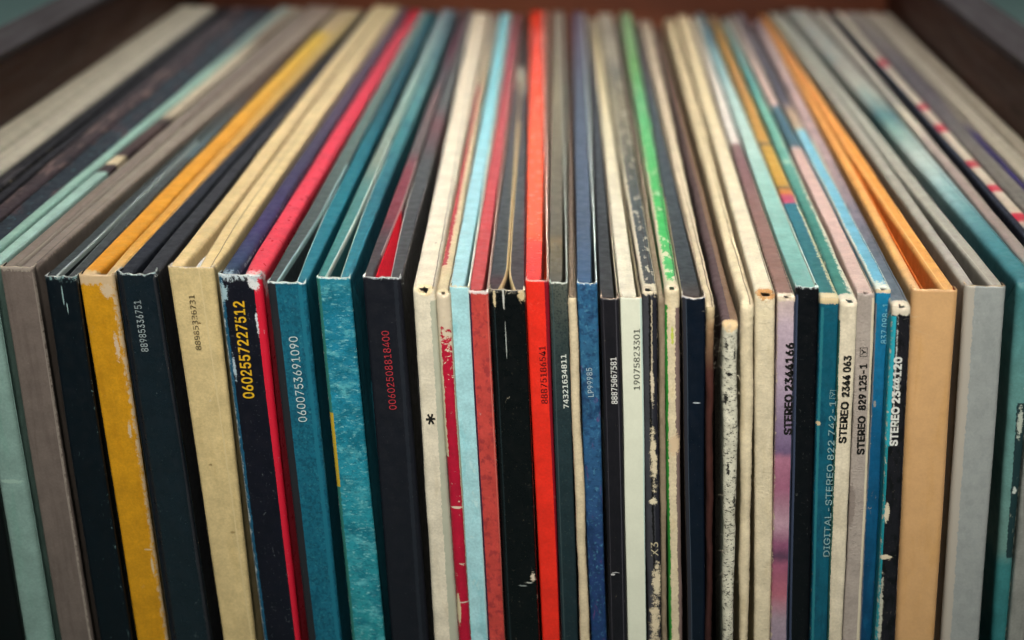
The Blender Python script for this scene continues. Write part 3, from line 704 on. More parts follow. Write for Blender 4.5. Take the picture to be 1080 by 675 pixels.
R = record('L19b', 'slim cream sleeve squeezed between the grey-green and denim blue ones', 313, 599, 608, 598, 604, 612, 622)
closed(R, P('slim_cream_spine', '#cfbf9f', R['w'], 59, wear=(.3, .2, .4, .35), card='#6a5a44', mottle=[('#b7a685', .6, .2, .55, .7, .6)], rough=.7),
       P('slim_brown_top', '#6c5f52', R['w'], 60, seam=(1.2,), rough=.6, ramp=[(0, '#7a6b59'), (60, '#6a5d52'), (313, '#594a44')]), 59, r=.7, rc=1.0, rough=.15, wob=.25)
R = record('L20', 'denim blue mottled sleeve with a small pale code', 299, 608, 630, 604, 622, 624, 640)
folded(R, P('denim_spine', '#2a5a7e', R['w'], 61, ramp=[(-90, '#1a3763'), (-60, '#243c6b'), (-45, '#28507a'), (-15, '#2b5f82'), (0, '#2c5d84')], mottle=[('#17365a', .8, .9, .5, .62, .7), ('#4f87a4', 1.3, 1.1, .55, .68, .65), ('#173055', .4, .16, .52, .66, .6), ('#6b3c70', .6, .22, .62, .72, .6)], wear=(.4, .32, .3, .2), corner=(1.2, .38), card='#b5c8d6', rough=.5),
       P('denim_top', '#3a4a5e', 3.3, 62, ramp=[(0, '#3b5878'), (12, '#3f5570'), (40, '#47566b'), (165, '#4a5464'), (260, '#4a4356'), (313, '#473d4c')], rough=.42, wear=(.2, .2, .2, .2)), P('denim_back', '#b6c2bf', .5, 63),  # slate part of the top ramp is sheen put into the colour
       61, pl=3.0, pr=.42, gap1=.22, taper=120, r=.55, rp=.4, edge=EDGE_WHITE, fuzz=.3)
lettering(R, 'LP99985', (623.2, 418.5), (621.2, 388), 6.2, ink('blue_grey_ink', '#a9bdc6'), bold=0.0)
R = record('L21', 'black sleeve with a small white number, between the denim blue and ivory ones', 315, 633, 653, 622, 632, 643, 661)
folded(R, P('matt_black_spine', '#16141a', R['w'], 64, stripes=[(.5, .62, '#3b3940', (-400, 0), .1), (2.95, 3.1, '#45434a', (-400, 0), .1)], wear=(.2, .2, .2, .2), scratch=.15, specks=.4, rough=.42, blots=[(1.0, -61.7, .5, .25, '#b9b9b9', .6), (1.6, -61.2, .8, .12, '#a5a5a5', .3)]),
       P('matt_black_top', '#2f3235', 2.9, 65, ramp=[(0, '#3a3230'), (3, '#303234'), (80, '#33383d'), (165, '#363b42'), (313, '#3c3038')], rough=.42, stripes=[(2.75, 3.2, '#4e4a42', (0, 200), .1)]), P('matt_black_back', '#8f8672', .5, 66),
       64, pl=2.8, pr=.4, gap1=.25, taper=120, r=.35, rp=.35, edge=torn_card('torn_pink_edge', '#cdb7a4'), fuzz=.25, notch=.3)
lettering(R, '88875067581', (648.2, 426), (647, 377), 6.4, ink('white_ink_b', '#dadad6'), bold=0.006, font='mono')
R = record('L22', 'clean ivory white sleeve with a thin grey number, brightest of the middle spines', 314, 654, 677, 630, 643, 662, 682)
folded(R, P('ivory_spine', '#d9dcc8', R['w'], 67, wear=(.15, .1, .2, .15), rough=.5, vary=.03, stripes=[(3.85, 4.3, '#bcd2c8', (-400, 0), .1)]),
       P('ivory_top', '#cfc9b2', 3.2, 68, ramp=[(0, '#d3ceba'), (60, '#cdc7b2'), (165, '#bfb596'), (260, '#a89a78'), (313, '#8e806a')], rough=.5, wear=(.2, .2, .2, .2)), P('ivory_back', '#8f8468', .6, 69, stripes=[(.2, .35, '#4d4436', (0, 400), .1)]),
       67, pl=3.3, pr=.5, gap1=.12, taper=120, r=.3, rp=.5, edge=torn_card('torn_ivory_edge', '#c9b394'), fuzz=.12)
lettering(R, '19075823301', (671.6, 411), (671.6, 347), 6.6, ink('grey_ink', '#3c3d38'), bold=0.0)
R = record('L23', 'shabby black sleeve with flaked cream patches, right of the ivory one', 305, 677, 693, 643, 661, 683, 698)
closed(R, P('flaked_black_spine', '#3b3c42', R['w'], 70, stripes=[(1.3, 1.75, '#0b0b0d', (-400, -1), 1.0), (1.75, 2.0, '#b9ad94', (-24, -2), 1.2), (2.0, 30, '#20212a', (-400, 0), .3)], wear=(.12, .2, .5, .40), corner=(2.2, .55), card='#d3c7ac', rough=.55, specks=.3,
         blots=[(1.9, -20, .35, 4, '#cfc3aa', 1.3), (1.9, -37, .62, 6.5, '#d3c7a8', 1.2), (1.7, -46.5, 1.0, .9, '#d6cdb0', .9), (2.0, -66, .8, 4.0, '#d3c7a8', 1.5), (1.6, -74.5, .9, 4.5, '#d3c5a6', 1.7), (1.4, -82, 1.3, 2.4, '#cbbd9f', 1.4)]),
       P('flaked_black_top', '#3f464a', R['w'], 71, seam=(2.2,), wear=(1.7, .70, .6, .66), corner=(4.5, .85), card='#ccc3ac', ramp=[(0, '#3a4043'), (60, '#414b4f'), (100, '#57584f'), (165, '#77715f'), (215, '#4c4c4a'), (240, '#8a8272'), (275, '#5e5850'), (313, '#8a8274')], mottle=[('#cfc6b0', .7, .26, .55, .63, .85)], rough=.5),
       70, r=.7, rc=1.2, hole=(1.1, .2, 0.68, .003), rough=.18, wob=.2)
lettering(R, 'X3', (690.8, 586.5), (690.2, 572), 8.0, ink('cream_ink', '#c9bf9f', .4, 9), bold=0.0, name='lettering')
R = record('L23b', 'thin tan sleeve standing between the flaked black one and the green one', 316, 694, 701, 661, 667, 699, 704)
closed(R, P('tan_spine', '#8b7c66', R['w'], 72, rough=.7, mottle=[('#6f604e', .8, .15, .5, .65, .6)]), P('tan_top', '#7c725f', R['w'], 73, rough=.65, ramp=[(0, '#80745f'), (120, '#746b5c'), (313, '#564c46')]), 72, r=.5, rc=.9, rough=.12, wob=.2)
R = record('L24', 'bright green topped sleeve rubbed to cream card along its spine', 303, 701, 717, 667, 682, 705, 719)
closed(R, P('green_rubbed_spine', '#d3c5a5', R['w'], 74, stripes=[(-20, .55, '#2d8a34', (-400, -3.5), 1.1), (2.1, 30, '#7d6a64', (-400, -4), 1.3)], mottle=[('#c7b48a', .5, .2, .5, .7, .5)], blots=[(1.9, -34, 1.2, 2.6, '#d2ba98', 1.0), (1.5, -10, .25, 2, '#b8c456', 1.2)], rough=.7, card='#d6c8aa'),
       P('green_top', '#3da85c', R['w'], 75, specks=.9, mottle=[('#d8ccb0', .7, .28, .60, .65, .9)], seam=(2.5,), wear=(2.2, .57, .6, .62), corner=(6.5, .85), card='#d8ccb0', ramp=[(0, '#3fae5e'), (60, '#3cab5a'), (165, '#5fa673'), (210, '#56904f'), (313, '#6d8a66')], rough=.42, blots=[(1.2, 21, .7, 1.4, '#d8ccb2', 1.0), (1.0, 10, .7, 1.2, '#d8ccb2', .9), (2.0, 66, .5, 2.2, '#a9c9a4', 1.0)]),
       74, r=1.0, rc=1.5, hole=(1.5, .3, 0.75, .0035), rough=.16, wob=.18)
R = record('L25', 'navy sleeve with painted slate sheen on top, pale pinched corner, right of the green one', 314, 719, 744, 681, 692, 725, 743)
folded(R, P('deep_navy_spine', '#08111f', R['w'], 76, stripes=[(-20, .75, '#2a2a32', (-400, 0), .2), (.75, .9, '#3a4450', (-400, 0), .2)], wear=(.3, .25, .3, .35), corner=(.7, .5), card='#b8bcc0', specks=.55, rough=.36, blots=[(2.6, -22.5, .8, .16, '#a9b0b6', .5)]),
       P('deep_navy_top', '#2f363b', 3.8, 77, ramp=[(0, '#463c38'), (6, '#3a3736'), (9, '#30373b'), (165, '#3b464d'), (230, '#403544'), (313, '#3b2c38')], rough=.4, stripes=[(-1, .25, '#b7ab90', (0, 70), .15), (.25, .4, '#1b1a1a', (0, 70), .1)], specks=.3), P('deep_navy_back', '#9a8d78', .4, 78),  # slate tone of the navy top is painted sheen
       76, pl=3.9, pr=.32, gap1=.12, taper=120, r=.4, rp=.4, edge=torn_card('torn_pale_edge', '#d9cdbb'), fuzz=.3, notch=.4)
R = record('L26', 'thin fuzzy oatmeal sleeve with a red-brown spine painted as unlit, right of the navy one', 322, 745, 754, 692, 705, 745, 751)
closed(R, P('unlit_redbrown_spine', '#45231d', R['w'], 79, rough=.7, ramp=[(-90, '#2e1514'), (-14, '#45231d'), (-4, '#8f7355'), (0, '#bfae8a')]), P('oatmeal_top', '#bfb299', R['w'], 80, seam=(1.2,), rough=.75, mottle=[('#d2c6ac', .6, .2, .5, .7, .6)], ramp=[(0, '#c6b899'), (60, '#cabda2'), (165, '#b5a690'), (313, '#8e8070')]), 79, r=.8, rc=1.6, rough=.3, wob=.35)  # dark red-brown puts the unlit face of the spine into its colour
R = record('L28', 'frayed white sleeve with black scribbles down its spine and a brown top', 340, 762, 779, 705, 716, 763, 774)
closed(R, P('scribbled_spine', '#cfccb8', R['w'], 81, mottle=[('#8d8877', .5, .4, .5, .7, .5), ('#171513', 1.6, 2.9, .575, .61, .9), ('#1a1816', .9, 1.2, .60, .63, .85), ('#2f5a5c', 1.9, 1.9, .66, .69, .6)], blots=[(1.6, 0.2, 2.2, 1.7, '#d9bf93', .8), (.7, -4.5, .3, .8, '#1b1917', 2.2), (2.5, -6.5, .22, 1.1, '#1b1917', 2.2), (1.2, -10.5, .5, .4, '#201d1b', 2.4), (.6, -16, .3, 1.0, '#1b1917', 2.4), (1.6, -23, .5, .35, '#1e1b19', 2.4), (.9, -31, .22, 1.3, '#1e1b19', 2.6), (2.2, -38, .2, 1.0, '#1e1b19', 2.4), (1.9, -78, .7, .6, '#c04a78', .8), (.8, -78, .6, .6, '#5a2a48', .9)], rough=.75),
       P('brown_strip_top', '#4f3c38', R['w'], 82, stripes=[(1.65, 40, '#7c6450', (0, 400), .5)], corner=(2.0, .8), card='#d9bf93', ramp=[(0, '#57474a'), (40, '#4c3d40'), (165, '#40302c'), (313, '#4a372f')], rough=.6),
       81, r=1.0, rc=1.8, rough=.28, wob=.4)
R = record('L29', 'slim cream sleeve with a soft rounded spine, right of the scribbled one', 319, 781, 796, 721, 736, 780, 790)
closed(R, P('soft_cream_spine', '#d6c8a8', R['w'], 83, mottle=[('#c8b793', .5, .1, .5, .7, .6)], rough=.75, wear=(.1, .1, .4, .42), card='#3a3026'), P('soft_cream_top', '#cfc1a2', R['w'], 84, seam=(1.9,), rough=.75, ramp=[(0, '#d3c5a5'), (120, '#c9ba98'), (313, '#ac9c7c')], wear=(.3, .3, .6, .30), card='#8a7a60'), 83, r=1.2, rc=2.4, rough=.25, wob=.3)
R = record('L30', 'cream sleeve with a brown-rimmed hole in its top corner, left of the lavender one', 308, 796, 818, 737, 753, 795, 813)
closed(R, P('holed_cream_spine', '#d3c7aa', R['w'], 85, mottle=[('#c3b594', .35, .07, .5, .7, .6)], blots=[(2.2, .2, 1.7, 1.6, '#bb8a55', 1.0), (2.2, -4.4, 1.7, 1.2, '#dccfae', .5)], rough=.65, creases=.8, wear=(.3, .2, .3, .3)),
       P('holed_cream_top', '#d3c8ad', R['w'], 86, seam=(3.6,), blots=[(2.2, 0, 1.8, 1.7, '#bb8a55', 1.0)], rough=.6, ramp=[(0, '#d6ccb3'), (60, '#d1c6ad'), (165, '#c9bb98'), (313, '#bfae8c')], wear=(.3, .3, .3, .3)),
       85, r=.8, rc=1.4, hole=(2.2, 0, 0.93, .004), rough=.15)
R = record('L31', 'lavender to pink sleeve with STEREO 2344166 on its spine', 312, 820, 839, 754, 765, 814, 832)
closed(R, P('lavender_spine', '#b29fac', R['w'], 87, ramp=[(-84, '#8d8092'), (-73, '#9c8a96'), (-67, '#a5616f'), (-60, '#97566f'), (-58, '#553a50'), (-55, '#8a5270'), (-50, '#b2909e'), (-42, '#9a6079'), (-35.2, '#a86f86'), (-33.6, '#6c5878'), (-30, '#7d6a88'), (-20, '#a08fa2'), (-6, '#b9a6b2'), (0, '#cdb8b0')], stripes=[(3.25, 30, '#3a3f52', (-400, -1), .1)], wear=(1.1, .40, .2, .2), corner=(1.6, .65), card='#cfc0a8', rough=.5),
       P('mauve_top', '#7d615e', R['w'], 88, seam=(3.0,), ramp=[(0, '#8a6c62'), (8, '#87695f'), (60, '#83645f'), (100, '#74575a'), (118, '#7c6462'), (121, '#cdc8c0'), (200, '#c9c3b8'), (313, '#b5a892')], rough=.5, wear=(.5, .42, 1.0, .52), corner=(2.6, .75), specks=.6, card='#d9cdb8', stripes=[(3.1, 30, '#4a3836', (0, 118), .1)]),
       87, r=.5, rc=1.1, hole=(1.9, .3, 0.52, .0015), rough=.1)
BLK = ink('black_ink_b', '#14110f')
lettering(R, 'STEREO 2344166', (831, 458), (833.3, 362), 8.2, BLK, bold=0.03)
R = record('L32', 'black-spined sleeve whose top is pale sea green', 303, 839, 864, 765, 779, 832, 854)
folded(R, P('seagreen_black_spine', '#07080d', R['w'], 89, stripes=[(-20, .55, '#3a4358', (-400, -1.6), .15)], corner=(1.1, .42), wear=(.2, .1, .5, .22), card='#a8b0ae', specks=.6, scratch=.1, rough=.36),
       P('seagreen_top', '#7fb0a9', 3.9, 90, creases=.5, ramp=[(0, '#6f9f98'), (25, '#7aada6'), (64, '#8dbab1'), (120, '#a9c5bd'), (165, '#a3bdb8'), (230, '#6d96a0'), (260, '#3d6676'), (313, '#2f4f60')], rough=.42, wear=(.3, .3, .6, .46), specks=.4, scratch=.3, card='#d0dad0', mottle=[('#93bdb5', .4, .05, .5, .7, .4)]), P('seagreen_back', '#c6d0c4', .4, 91),
       89, pl=4.1, pr=.35, gap1=.03, taper=60, r=.4, rp=.4, edge=EDGE_WHITE, fuzz=.3)
R = record('L33', 'teal sleeve with a gold top and DIGITAL-STEREO lettered up its spine', 313, 865, 885, 780, 793, 854, 872)
closed(R, P('digital_spine', '#0f5468', R['w'], 92, mottle=[('#0b4256', .5, .12, .5, .65, .7)], stripes=[(.3, .8, '#27717c', (-400, -2), .5)], wear=(.35, .35, .3, .2), corner=(1.9, .85), card='#cbb890', blots=[(.5, -27, .5, .5, '#cdb892', .8), (.3, -82, .5, 1.6, '#cdb892', .9)], specks=.45, rough=.42),
       P('gold_top', '#b3863c', R['w'], 93, seam=(3.3,), ramp=[(0, '#2f6a6c'), (40, '#2a6874'), (64, '#2a6f82'), (65, '#b04468'), (71, '#b8506c'), (71.6, '#c8753a'), (76, '#b07a36'), (76.6, '#4a4338'), (78, '#4a4338'), (78.6, '#b8913c'), (118, '#b4903f'), (119, '#4a4440'), (121.5, '#4a4440'), (122, '#b38a42'), (200, '#a37a45'), (262, '#97702b'), (313, '#7d6a4c')], wear=(.4, .4, 2.4, .52), corner=(2.6, .95), card='#d3c6a2', rough=.45),
       92, r=.5, rc=1.2, rough=.12)
TE = ink('grey_teal_ink', '#86a5a6', .12, 5)
lettering(R, 'DIGITAL-STEREO 822 742-1', (871.5, 587), (878.5, 423), 7.0, TE, bold=0.006)
lettering(R, 'Y', (878.6, 419), (879.1, 413), 4.2, TE, name='lettering', box=True)
R = record('L34', 'cream-spined sleeve with a worn green top, lettered STEREO 2344 063', 317, 886, 905, 794, 806, 872, 888)
closed(R, P('cream_stereo_spine', '#d6cbb3', R['w'], 94, rough=.6, mottle=[('#c9bca0', .3, .06, .5, .7, .5)], stripes=[(-20, .28, '#3a6458', (-400, -4), .5)], wear=(.1, .1, .25, .4), card='#8a8074'),
       P('green_worn_top', '#35766e', R['w'], 95, seam=(3.1,), ramp=[(0, '#3a7870'), (60, '#3a7a72'), (110, '#5f9a8c'), (165, '#6da594'), (200, '#4a8a86'), (313, '#7d8a84')], wear=(.5, .42, 3.0, .58), corner=(5.5, .85), card='#d9d2bd', rough=.5, blots=[(1.2, 104, 1.0, 2.5, '#a9cbb8', 1.2)]),
       94, r=.7, rc=1.4, hole=(2.0, .4, 0.75, .0025), rough=.15, wob=.15)
BLK2 = ink('black_ink_c', '#191613')
lettering(R, 'STEREO', (888.5, 467), (891.3, 424), 7.8, BLK2, bold=0.028, name='lettering')
lettering(R, '2344 063', (891.8, 418), (894.2, 375.5), 7.6, BLK2, bold=0.028)
R = record('L35', 'warm grey sleeve with a pinkish top, lettered STEREO 829 125-1', 308, 904, 923, 807, 818, 889, 907)
closed(R, P('warmgrey_spine', '#a69b92', R['w'], 96, stripes=[(2.95, 30, '#d1c6ad', (-400, -1), .2)], mottle=[('#968b82', .4, .05, .5, .7, .5)], blots=[(.3, -47, .9, 5, '#8c8078', .5)], rough=.55, creases=.9, wear=(.3, .25, .2, .2)),
       P('pinkish_top', '#c8aaa0', R['w'], 97, seam=(3.1,), ramp=[(0, '#bda79c'), (10, '#c4aba2'), (95, '#c7a9a2'), (112, '#c4a49c'), (114, '#3a5a68'), (160, '#43606e'), (163, '#c3a7a0'), (200, '#bfa69c'), (313, '#8e807a')], stripes=[(2.9, 30, '#b9aa98', (0, 20), .3)], rough=.5, wear=(.25, .2, .25, .2)),
       96, r=.4, rc=.9, hole=(1.9, .3, 0.63, .002), rough=.1)
lettering(R, 'STEREO', (907.8, 479), (909.0, 439), 7.6, BLK2, bold=0.028, name='lettering')
lettering(R, '829 125-1', (909.2, 432), (910.8, 384), 7.6, BLK2, bold=0.024)
lettering(R, 'Y', (910.9, 374.5), (911.1, 368), 4.6, BLK2, name='lettering', box=True)
R = record('L36', 'ocean blue sleeve with a pale code and a light blue top', 304, 924, 940, 819, 831, 906, 922)
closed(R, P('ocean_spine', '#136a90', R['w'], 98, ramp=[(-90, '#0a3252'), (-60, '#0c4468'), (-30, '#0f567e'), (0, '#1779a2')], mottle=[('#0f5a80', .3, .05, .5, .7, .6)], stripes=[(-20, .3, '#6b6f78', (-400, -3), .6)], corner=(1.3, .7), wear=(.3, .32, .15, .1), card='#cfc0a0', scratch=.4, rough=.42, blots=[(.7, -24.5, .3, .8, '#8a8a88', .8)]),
       P('lightblue_top', '#6fb0c8', R['w'], 99, seam=(2.6,), ramp=[(0, '#63a5bf'), (12, '#69abc4'), (120, '#78b5c8'), (128, '#7db4c4'), (131, '#b09c84'), (150, '#a9917a'), (163, '#4d4a58'), (200, '#44444f'), (313, '#5a5058')], wear=(1.2, .56, 1.2, .52), corner=(9, .55), card='#d5d9cc', rough=.45),
       98, r=.4, rc=1.0, hole=(1.5, .3, 0.57, .002), rough=.1)
lettering(R, '837 098-1', (932.2, 362.5), (934.6, 320), 6.8, ink('aqua_ink', '#7fbccb'), bold=0.0)
R = record('L37', 'black sleeve with a cyan left edge and white STEREO 2344120 lettering', 322, 941, 961, 832, 847, 923, 944)
closed(R, P('cyan_black_spine', '#1a191f', R['w'], 100, stripes=[(-20, .95, '#2aa3b5', (-30, -2), .2), (-20, .55, '#1f8f9c', (-400, -30), .2)], wear=(1.3, .40, .5, .42), corner=(2.3, 1.1), card='#d6ccb6', scratch=.5, specks=1.0, rough=.4,
         mottle=[('#08080a', .8, .3, .5, .6, .8)], blots=[(.95, -45, .55, 2.2, '#d8ccb0', .8), (1.1, -55.5, 1.2, .6, '#d5c9ae', .9), (.8, -70, .35, 8, '#b9b8a6', 1.6), (1.3, -14, .18, 10, '#b9bcb6', 1.5)]),
       P('bluegrey_top', '#56606c', R['w'], 101, seam=(3.0,), ramp=[(0, '#64707a'), (20, '#5a6874'), (60, '#7a727e'), (90, '#9a8486'), (165, '#b59a96'), (250, '#a8928e'), (313, '#7d6c70')], mottle=[('#3f4d58', .4, .08, .5, .65, .6)], stripes=[(-1, .5, '#cbbfa6', (8, 130), .3)], corner=(3.0, .85), wear=(.9, .52, .6, .4), rough=.45, card='#d5cab4'),
       100, r=.7, rc=1.5, hole=(1.9, .3, 0.68, .0025), rough=.15)
lettering(R, 'STEREO 2344120', (942.4, 470), (947.2, 377), 8.0, ink('white_ink_c', '#dcddd6'), bold=0.03)

# -- the wide ones at the right
R = record('L38', 'wide peach orange gatefold with a broad plain spine', 306, 962, 1011, 848, 868, 944, 986)
folded(R, P('peach_spine', '#d1a572', R['w'], 102, mottle=[('#c89858', .3, .05, .5, .7, .4), ('#dcb078', .25, .04, .55, .75, .4)], wear=(.3, .15, .3, .15), corner=(.5, .35), card='#e6cfae', rough=.55, vary=.05),
       P('peach_top_a', '#dda560', 3, 103, ramp=[(0, '#d9b080'), (20, '#dca868'), (100, '#d99a52'), (313, '#c98c4e')], rough=.55, wear=(.3, .1, .3, .1), corner=(2, .3), card='#e6cfae'),
       P('peach_top_b', '#dd9d50', 4, 104, ramp=[(0, '#d8a464'), (20, '#d99a52'), (100, '#d68f44'), (313, '#c9884a')], stripes=[(.55, .75, '#e8bb7e', (0, 400), .1)], rough=.55, wear=(.3, .1, .3, .1)),
       102, pl=2.1, pr=3.0, gap1=0.55, taper=110, power=1.15, inside=torn_card('orange_card_inside', '#b5501f'), edge=torn_card('peach_card_edge', '#dcb98c'), r=1.3, rp=.9, fuzz=.2, rough=.04)
yF, fl = R['yF'], R['fl']
bm = bmesh.new(); prev = None
for i in range(24):
    y = yF + 0.0009 + 0.10 * i / 23
    t = (y - yF) / 0.11
    xm = 0.0027 + 0.0003 * t
    cur = [bm.verts.new((fl(y, z) + xm + q, y, z)) for z, q in ((R['zT'] - 0.3, 0), (R['zT'] - 0.085, 0), (R['zT'] - 0.0014, 0), (R['zT'] - 0.0014, 0.0003), (R['zT'] - 0.085, 0.0003), (R['zT'] - 0.3, 0.0003))]
    if prev:
        for a in range(5): bm.faces.new((prev[a], prev[a + 1], cur[a + 1], cur[a]))
    prev = cur
link('lining', bm, torn_card('orange_lining', '#cf6a2a'), R['root'], R['loc'])
R = record('L39', 'wide silver grey gatefold right of the peach orange one', 302, 1018, 1062, 873, 897, 993, 1033)
folded(R, P('silver_spine', '#9ba09e', R['w'], 105, mottle=[('#8d9392', .6, .4, .45, .65, .5), ('#aab0ae', 1.2, .8, .6, .72, .4)], stripes=[(-20, 1.9, '#b3aca0', (-400, 0), 1.5)], wear=(.3, .1, .3, .15), corner=(.5, .35), card='#c9b79c', rough=.5, specks=.3, vary=.06),
       P('silver_top_a', '#9a968a', 3, 106, ramp=[(0, '#a7a096'), (60, '#9a978b'), (313, '#8d9085')], rough=.55, wear=(.3, .1, .3, .2), card='#c9bda8'),
       P('silver_top_b', '#9c9a90', 3.4, 107, ramp=[(0, '#a09b90'), (60, '#9b9a8f'), (165, '#989a8f'), (313, '#8c9188')], stripes=[(.4, .55, '#b6b1a4', (0, 400), .1)], rough=.55, wear=(.3, .1, .3, .2), card='#c9a988'),
       105, pl=2.3, pr=2.7, gap1=0.55, taper=90, power=1.2, inside=torn_card('grey_card_inside', '#55504c'), edge=torn_card('tan_card_edge', '#b8a284'), r=1.1, rp=.8, fuzz=.25)
R = record('L40', 'teal sleeve fading to pale green along its top, right of the silver gatefold', 296, 1073, 1097, 905, 931, 1047, 1062)
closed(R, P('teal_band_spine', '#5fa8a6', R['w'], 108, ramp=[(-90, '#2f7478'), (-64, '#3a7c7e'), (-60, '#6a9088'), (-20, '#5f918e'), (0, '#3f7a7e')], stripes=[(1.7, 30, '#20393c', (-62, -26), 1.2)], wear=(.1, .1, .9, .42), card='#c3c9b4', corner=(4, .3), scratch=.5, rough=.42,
         blots=[(3.6, -22, .6, 1.4, '#cfd0bb', 1.3), (2.4, -46, .4, .9, '#c3ccc4', 1.2), (2.5, -30, .5, 3.0, '#b9c2b4', 1.4)]),
       P('teal_fade_top', '#5f9fa0', R['w'], 109, seam=(3.8,), ramp=[(0, '#37727a'), (25, '#437f88'), (45, '#6a989d'), (70, '#9cb8b7'), (95, '#b2c0b9'), (120, '#8aa59c'), (140, '#3f6b70'), (170, '#a3a69a'), (210, '#8f8d84'), (313, '#8f8d84')], mottle=[('#3e7c82', .25, .03, .5, .7, .4)], wear=(.2, .1, .5, .32), corner=(7, .22), card='#b9cfcb', specks=.4, rough=.42),
       108, r=1.2, rc=2.6, rough=.1)
R = record('L41', 'silver and mauve sleeve between the teal fading one and the one dotted red and white', 298, 1098, 1114, 932, 946, 1063, 1081)
closed(R, P('silvermauve_spine', '#8f918b', R['w'], 110, rough=.4, mottle=[('#7a7c78', .5, .08, .5, .7, .6)]), P('mauve_grey_top', '#8d807c', R['w'], 111, seam=(2.6,), ramp=[(0, '#8f8580'), (60, '#94857f'), (110, '#a0938c'), (140, '#c0b8a6'), (160, '#8f8c84'), (220, '#a39d92'), (313, '#9a958a')], rough=.5, wear=(.3, .3, .3, .3)), 110, r=.7, rc=1.3)
R = record('L42', 'cream sleeve with red dashes along its top', 298, 1122, 1149, 952, 969)
folded(R, P('reddash_spine', '#1d2230', R['w'], 112), P('navy_side_top', '#1b2130', 1.6, 113, rough=.5),
       P('reddash_top', '#c3b9a6', 3, 114, ramp=[(p, c) for q in ((2, 5), (16, 21), (42, 47), (66, 70), (88, 93), (124, 131), (150, 156), (212, 222)) for p, c in ((q[0] - 1.2, '#c3b9a6'), (q[0], '#b01c30'), (q[1], '#b52638'), (q[1] + 1.5, '#bfb4a2'))], rough=.5, wear=(.3, .3, .3, .3)),
       112, pl=1.5, pr=2.6, gap1=.05, r=.6, rp=.6)
R = record('L43', 'dull grey sleeve with a purple seam, second from the right side of the crate', 300, 1151, 1184, 970, 994)
folded(R, P('dullgrey_spine', '#55504f', R['w'], 115), P('dullgrey_top', '#77736a', 3, 116, seam=(1.8,), ramp=[(0, '#74716a'), (90, '#6f6b64'), (150, '#5c575b'), (200, '#4c474d'), (313, '#79716c')], rough=.5), P('purple_top', '#3a3060', 1.2, 117, ramp=[(0, '#2c2460'), (120, '#33295e'), (140, '#8a8276'), (175, '#5a5358'), (313, '#8a8276')], rough=.5),
       115, pl=3.2, pr=1.0, gap1=.15, r=.8, rp=.7)
R = record('L44', 'pale tan double sleeve, rightmost of the row, against the side of the crate', 300, 1188, 1246, 996, 1033)
folded(R, P('paletan_spine', '#a59c8c', R['w'], 118), P('paletan_top_a', '#a29a8a', 3, 119, seam=(3.2,), rough=.55, ramp=[(0, '#a69e8e'), (313, '#8f867a')]), P('paletan_top_b', '#8d8474', 3, 120, rough=.55, ramp=[(0, '#968d7d'), (313, '#7d7468')]),
       118, pl=4.2, pr=3.8, gap1=.5, r=1.0, rp=1.2)

FIB = torn_card('paper_fibre', '#d8ccb4')
fibres(REC['L28'], 60, [(0, 3, 4), (1, 5, 6), (0, 30, 30), (1, 35, 35), (.5, .5, .5)], FIB, 1, 1.4)
fibres(REC['L26'], 20, [(1, 4, 5), (0, 6, 6), (1, 14, 10)], FIB, 2, 1.0)
fibres(REC['L29'], 22, [(1, 8, 9), (1, 40, 30), (0, 4, 4)], FIB, 3, .9)
fibres(REC['L17'], 14, [(.1, .3, .3), (.9, .5, .5), (.5, .1, .1)], FIB, 4, 1.1)
fibres(REC['L6'], 10, [(.95, 2, 2), (1, 12, 10)], FIB, 5, .8)
fibres(REC['L24'], 12, [(1, 8, 10), (0, 3, 3)], FIB, 6, .8)
fibres(REC['L5'], 8, [(.5, .1, .2), (1, .6, .8)], EDGE_WHITE, 7, .8)
fibres(REC['L7'], 8, [(0, .1, .3), (1, .1, .3)], EDGE_WHITE, 8, .7)
fibres(REC['L37'], 3, [(.6, 2, 1), (1, 6, 3)], FIB, 11, 5.5, .022)
fibres(REC['L12'], 8, [(.5, .1, .2), (1, .6, .8)], EDGE_WHITE, 9, .7)

# ------------------------------------------------------------------ the crate and what it stands on
def wood(name, c0, c1, axis, seed=0, rough=0.5, spec=0.35):
    g = G(name)
    tc = g.t.nodes.new('ShaderNodeTexCoord')
    mp = g.t.nodes.new('ShaderNodeMapping')
    s = [38, 38, 38]; s[axis] = 3.0
    mp.inputs['Scale'].default_value = s; mp.inputs['Location'].default_value = (seed, seed * .6, seed * .3)
    g.t.links.new(tc.outputs['Object'], mp.inputs[0])
    n = g.noise(mp.outputs[0], 1.0, 6, 0.65, 1.2)
    n2 = g.noise(mp.outputs[0], 9.0, 4, 0.7, 0.2)
    col = g.mix(g.step(n, 0.3, 0.7), lin(c0), lin(c1))
    col = g.mix(g.mul(g.step(n2, 0.55, 0.7), 0.5), col, lin('#170b07'))
    g.put(g.b.inputs['Base Color'], col)
    g.put(g.b.inputs['Roughness'], g.step(n2, 0.2, 0.8, rough - .08, rough + .15))
    g.b.inputs['Specular IOR Level'].default_value = spec
    bp = g.t.nodes.new('ShaderNodeBump'); bp.inputs['Strength'].default_value = 0.35; bp.inputs['Distance'].default_value = 0.0006
    g.put(bp.inputs['Height'], g.add(n, g.mul(n2, .4))); g.t.links.new(bp.outputs[0], g.b.inputs['Normal'])
    return g.m
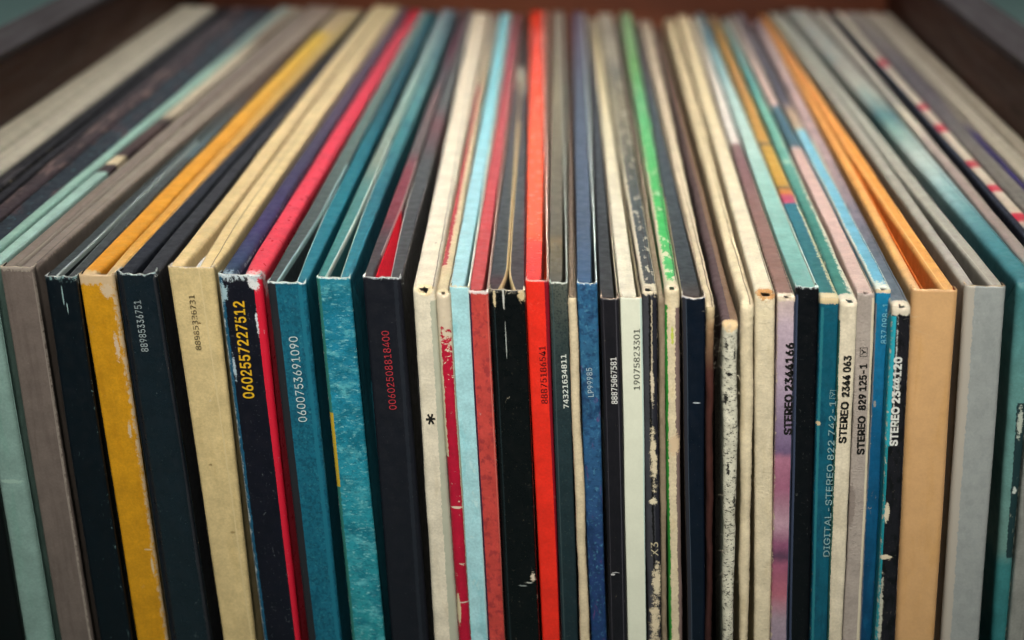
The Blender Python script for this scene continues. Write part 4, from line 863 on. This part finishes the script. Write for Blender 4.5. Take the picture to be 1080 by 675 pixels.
def board(name, x0, x1, y0, y1, z0, z1, mat, parent, loc, bev=0.0016):
    bm = bmesh.new()
    bmesh.ops.create_cube(bm, size=1.0)
    for v in bm.verts:
        v.co = Vector(((x0 + x1) / 2 + v.co.x * (x1 - x0), (y0 + y1) / 2 + v.co.y * (y1 - y0), (z0 + z1) / 2 + v.co.z * (z1 - z0)))
    bmesh.ops.bevel(bm, geom=list(bm.edges), offset=bev, segments=3, affect='EDGES', profile=0.6)
    return link(name, bm, mat, parent, loc, smooth=False)
XI0, XI1 = on_z(104, 0, T + 0.0185).x, on_z(997, 0, T + 0.0185).x      # inner faces of the crate sides
WT = 0.0145
RIM = T + 0.0185
YBW = Y0 + DEPTH + 0.022
crate = bpy.data.objects.new('wooden_crate', None); C.objects.link(crate)
crate.location = ((XI0 + XI1) / 2, 0.45, -0.016)
crate['label'] = 'dark brown wooden crate with a worn rim greyed for sheen that holds all the records'
crate['category'] = 'crate'
ws = wood('walnut_side', '#34180f', '#4a2819', 1, 0)
wb = wood('walnut_back', '#3d1d11', '#66351f', 0, 3)
wr = wood('walnut_rim', '#241d1e', '#30282a', 1, 5, rough=.5, spec=.4)  # greyer than the sides: worn wood with sheen put into the colour
FY = Y0 - 0.030
for xa, xb in ((XI0 - WT, XI0), (XI1, XI1 + WT)):
    s = board('side_panel', xa, xb, FY - .012, YBW + .0145, -0.016, RIM - .0022, ws, crate, crate.location)
    board('rim_edge', xa - .0003, xb + .0003, FY - .0122, YBW + .0147, RIM - .002, RIM, wr, s, crate.location, bev=.0008)
board('back_panel', XI0 + .0002, XI1 - .0002, YBW, YBW + .0142, -0.0158, RIM - .001, wb, crate, crate.location)
board('front_panel', XI0 + .0002, XI1 - .0002, FY - .0118, FY, -0.0158, 0.150, wb, crate, crate.location)
board('bottom_panel', XI0 + .0002, XI1 - .0002, FY + .0002, YBW - .0002, -0.0156, 0.0, wb, crate, crate.location, bev=.0005)

g = G('teal_floor')
tc = g.t.nodes.new('ShaderNodeTexCoord')
n = g.noise(tc.outputs['Object'], 9, 5, .6)
g.put(g.b.inputs['Base Color'], g.mix(g.step(n, .3, .7), lin('#7da5a0'), lin('#92b8b2')))
g.b.inputs['Roughness'].default_value = .6
bm = bmesh.new()
bmesh.ops.create_grid(bm, x_segments=8, y_segments=8, size=12.0)
me = bpy.data.meshes.new('floor'); bm.to_mesh(me); bm.free(); me.materials.append(g.m)
fo = bpy.data.objects.new('floor', me); C.objects.link(fo)
fo.location = (0, 4, -0.0164)
fo['kind'] = 'structure'; fo['label'] = 'pale teal floor glimpsed past the corners of the crate'; fo['category'] = 'floor'
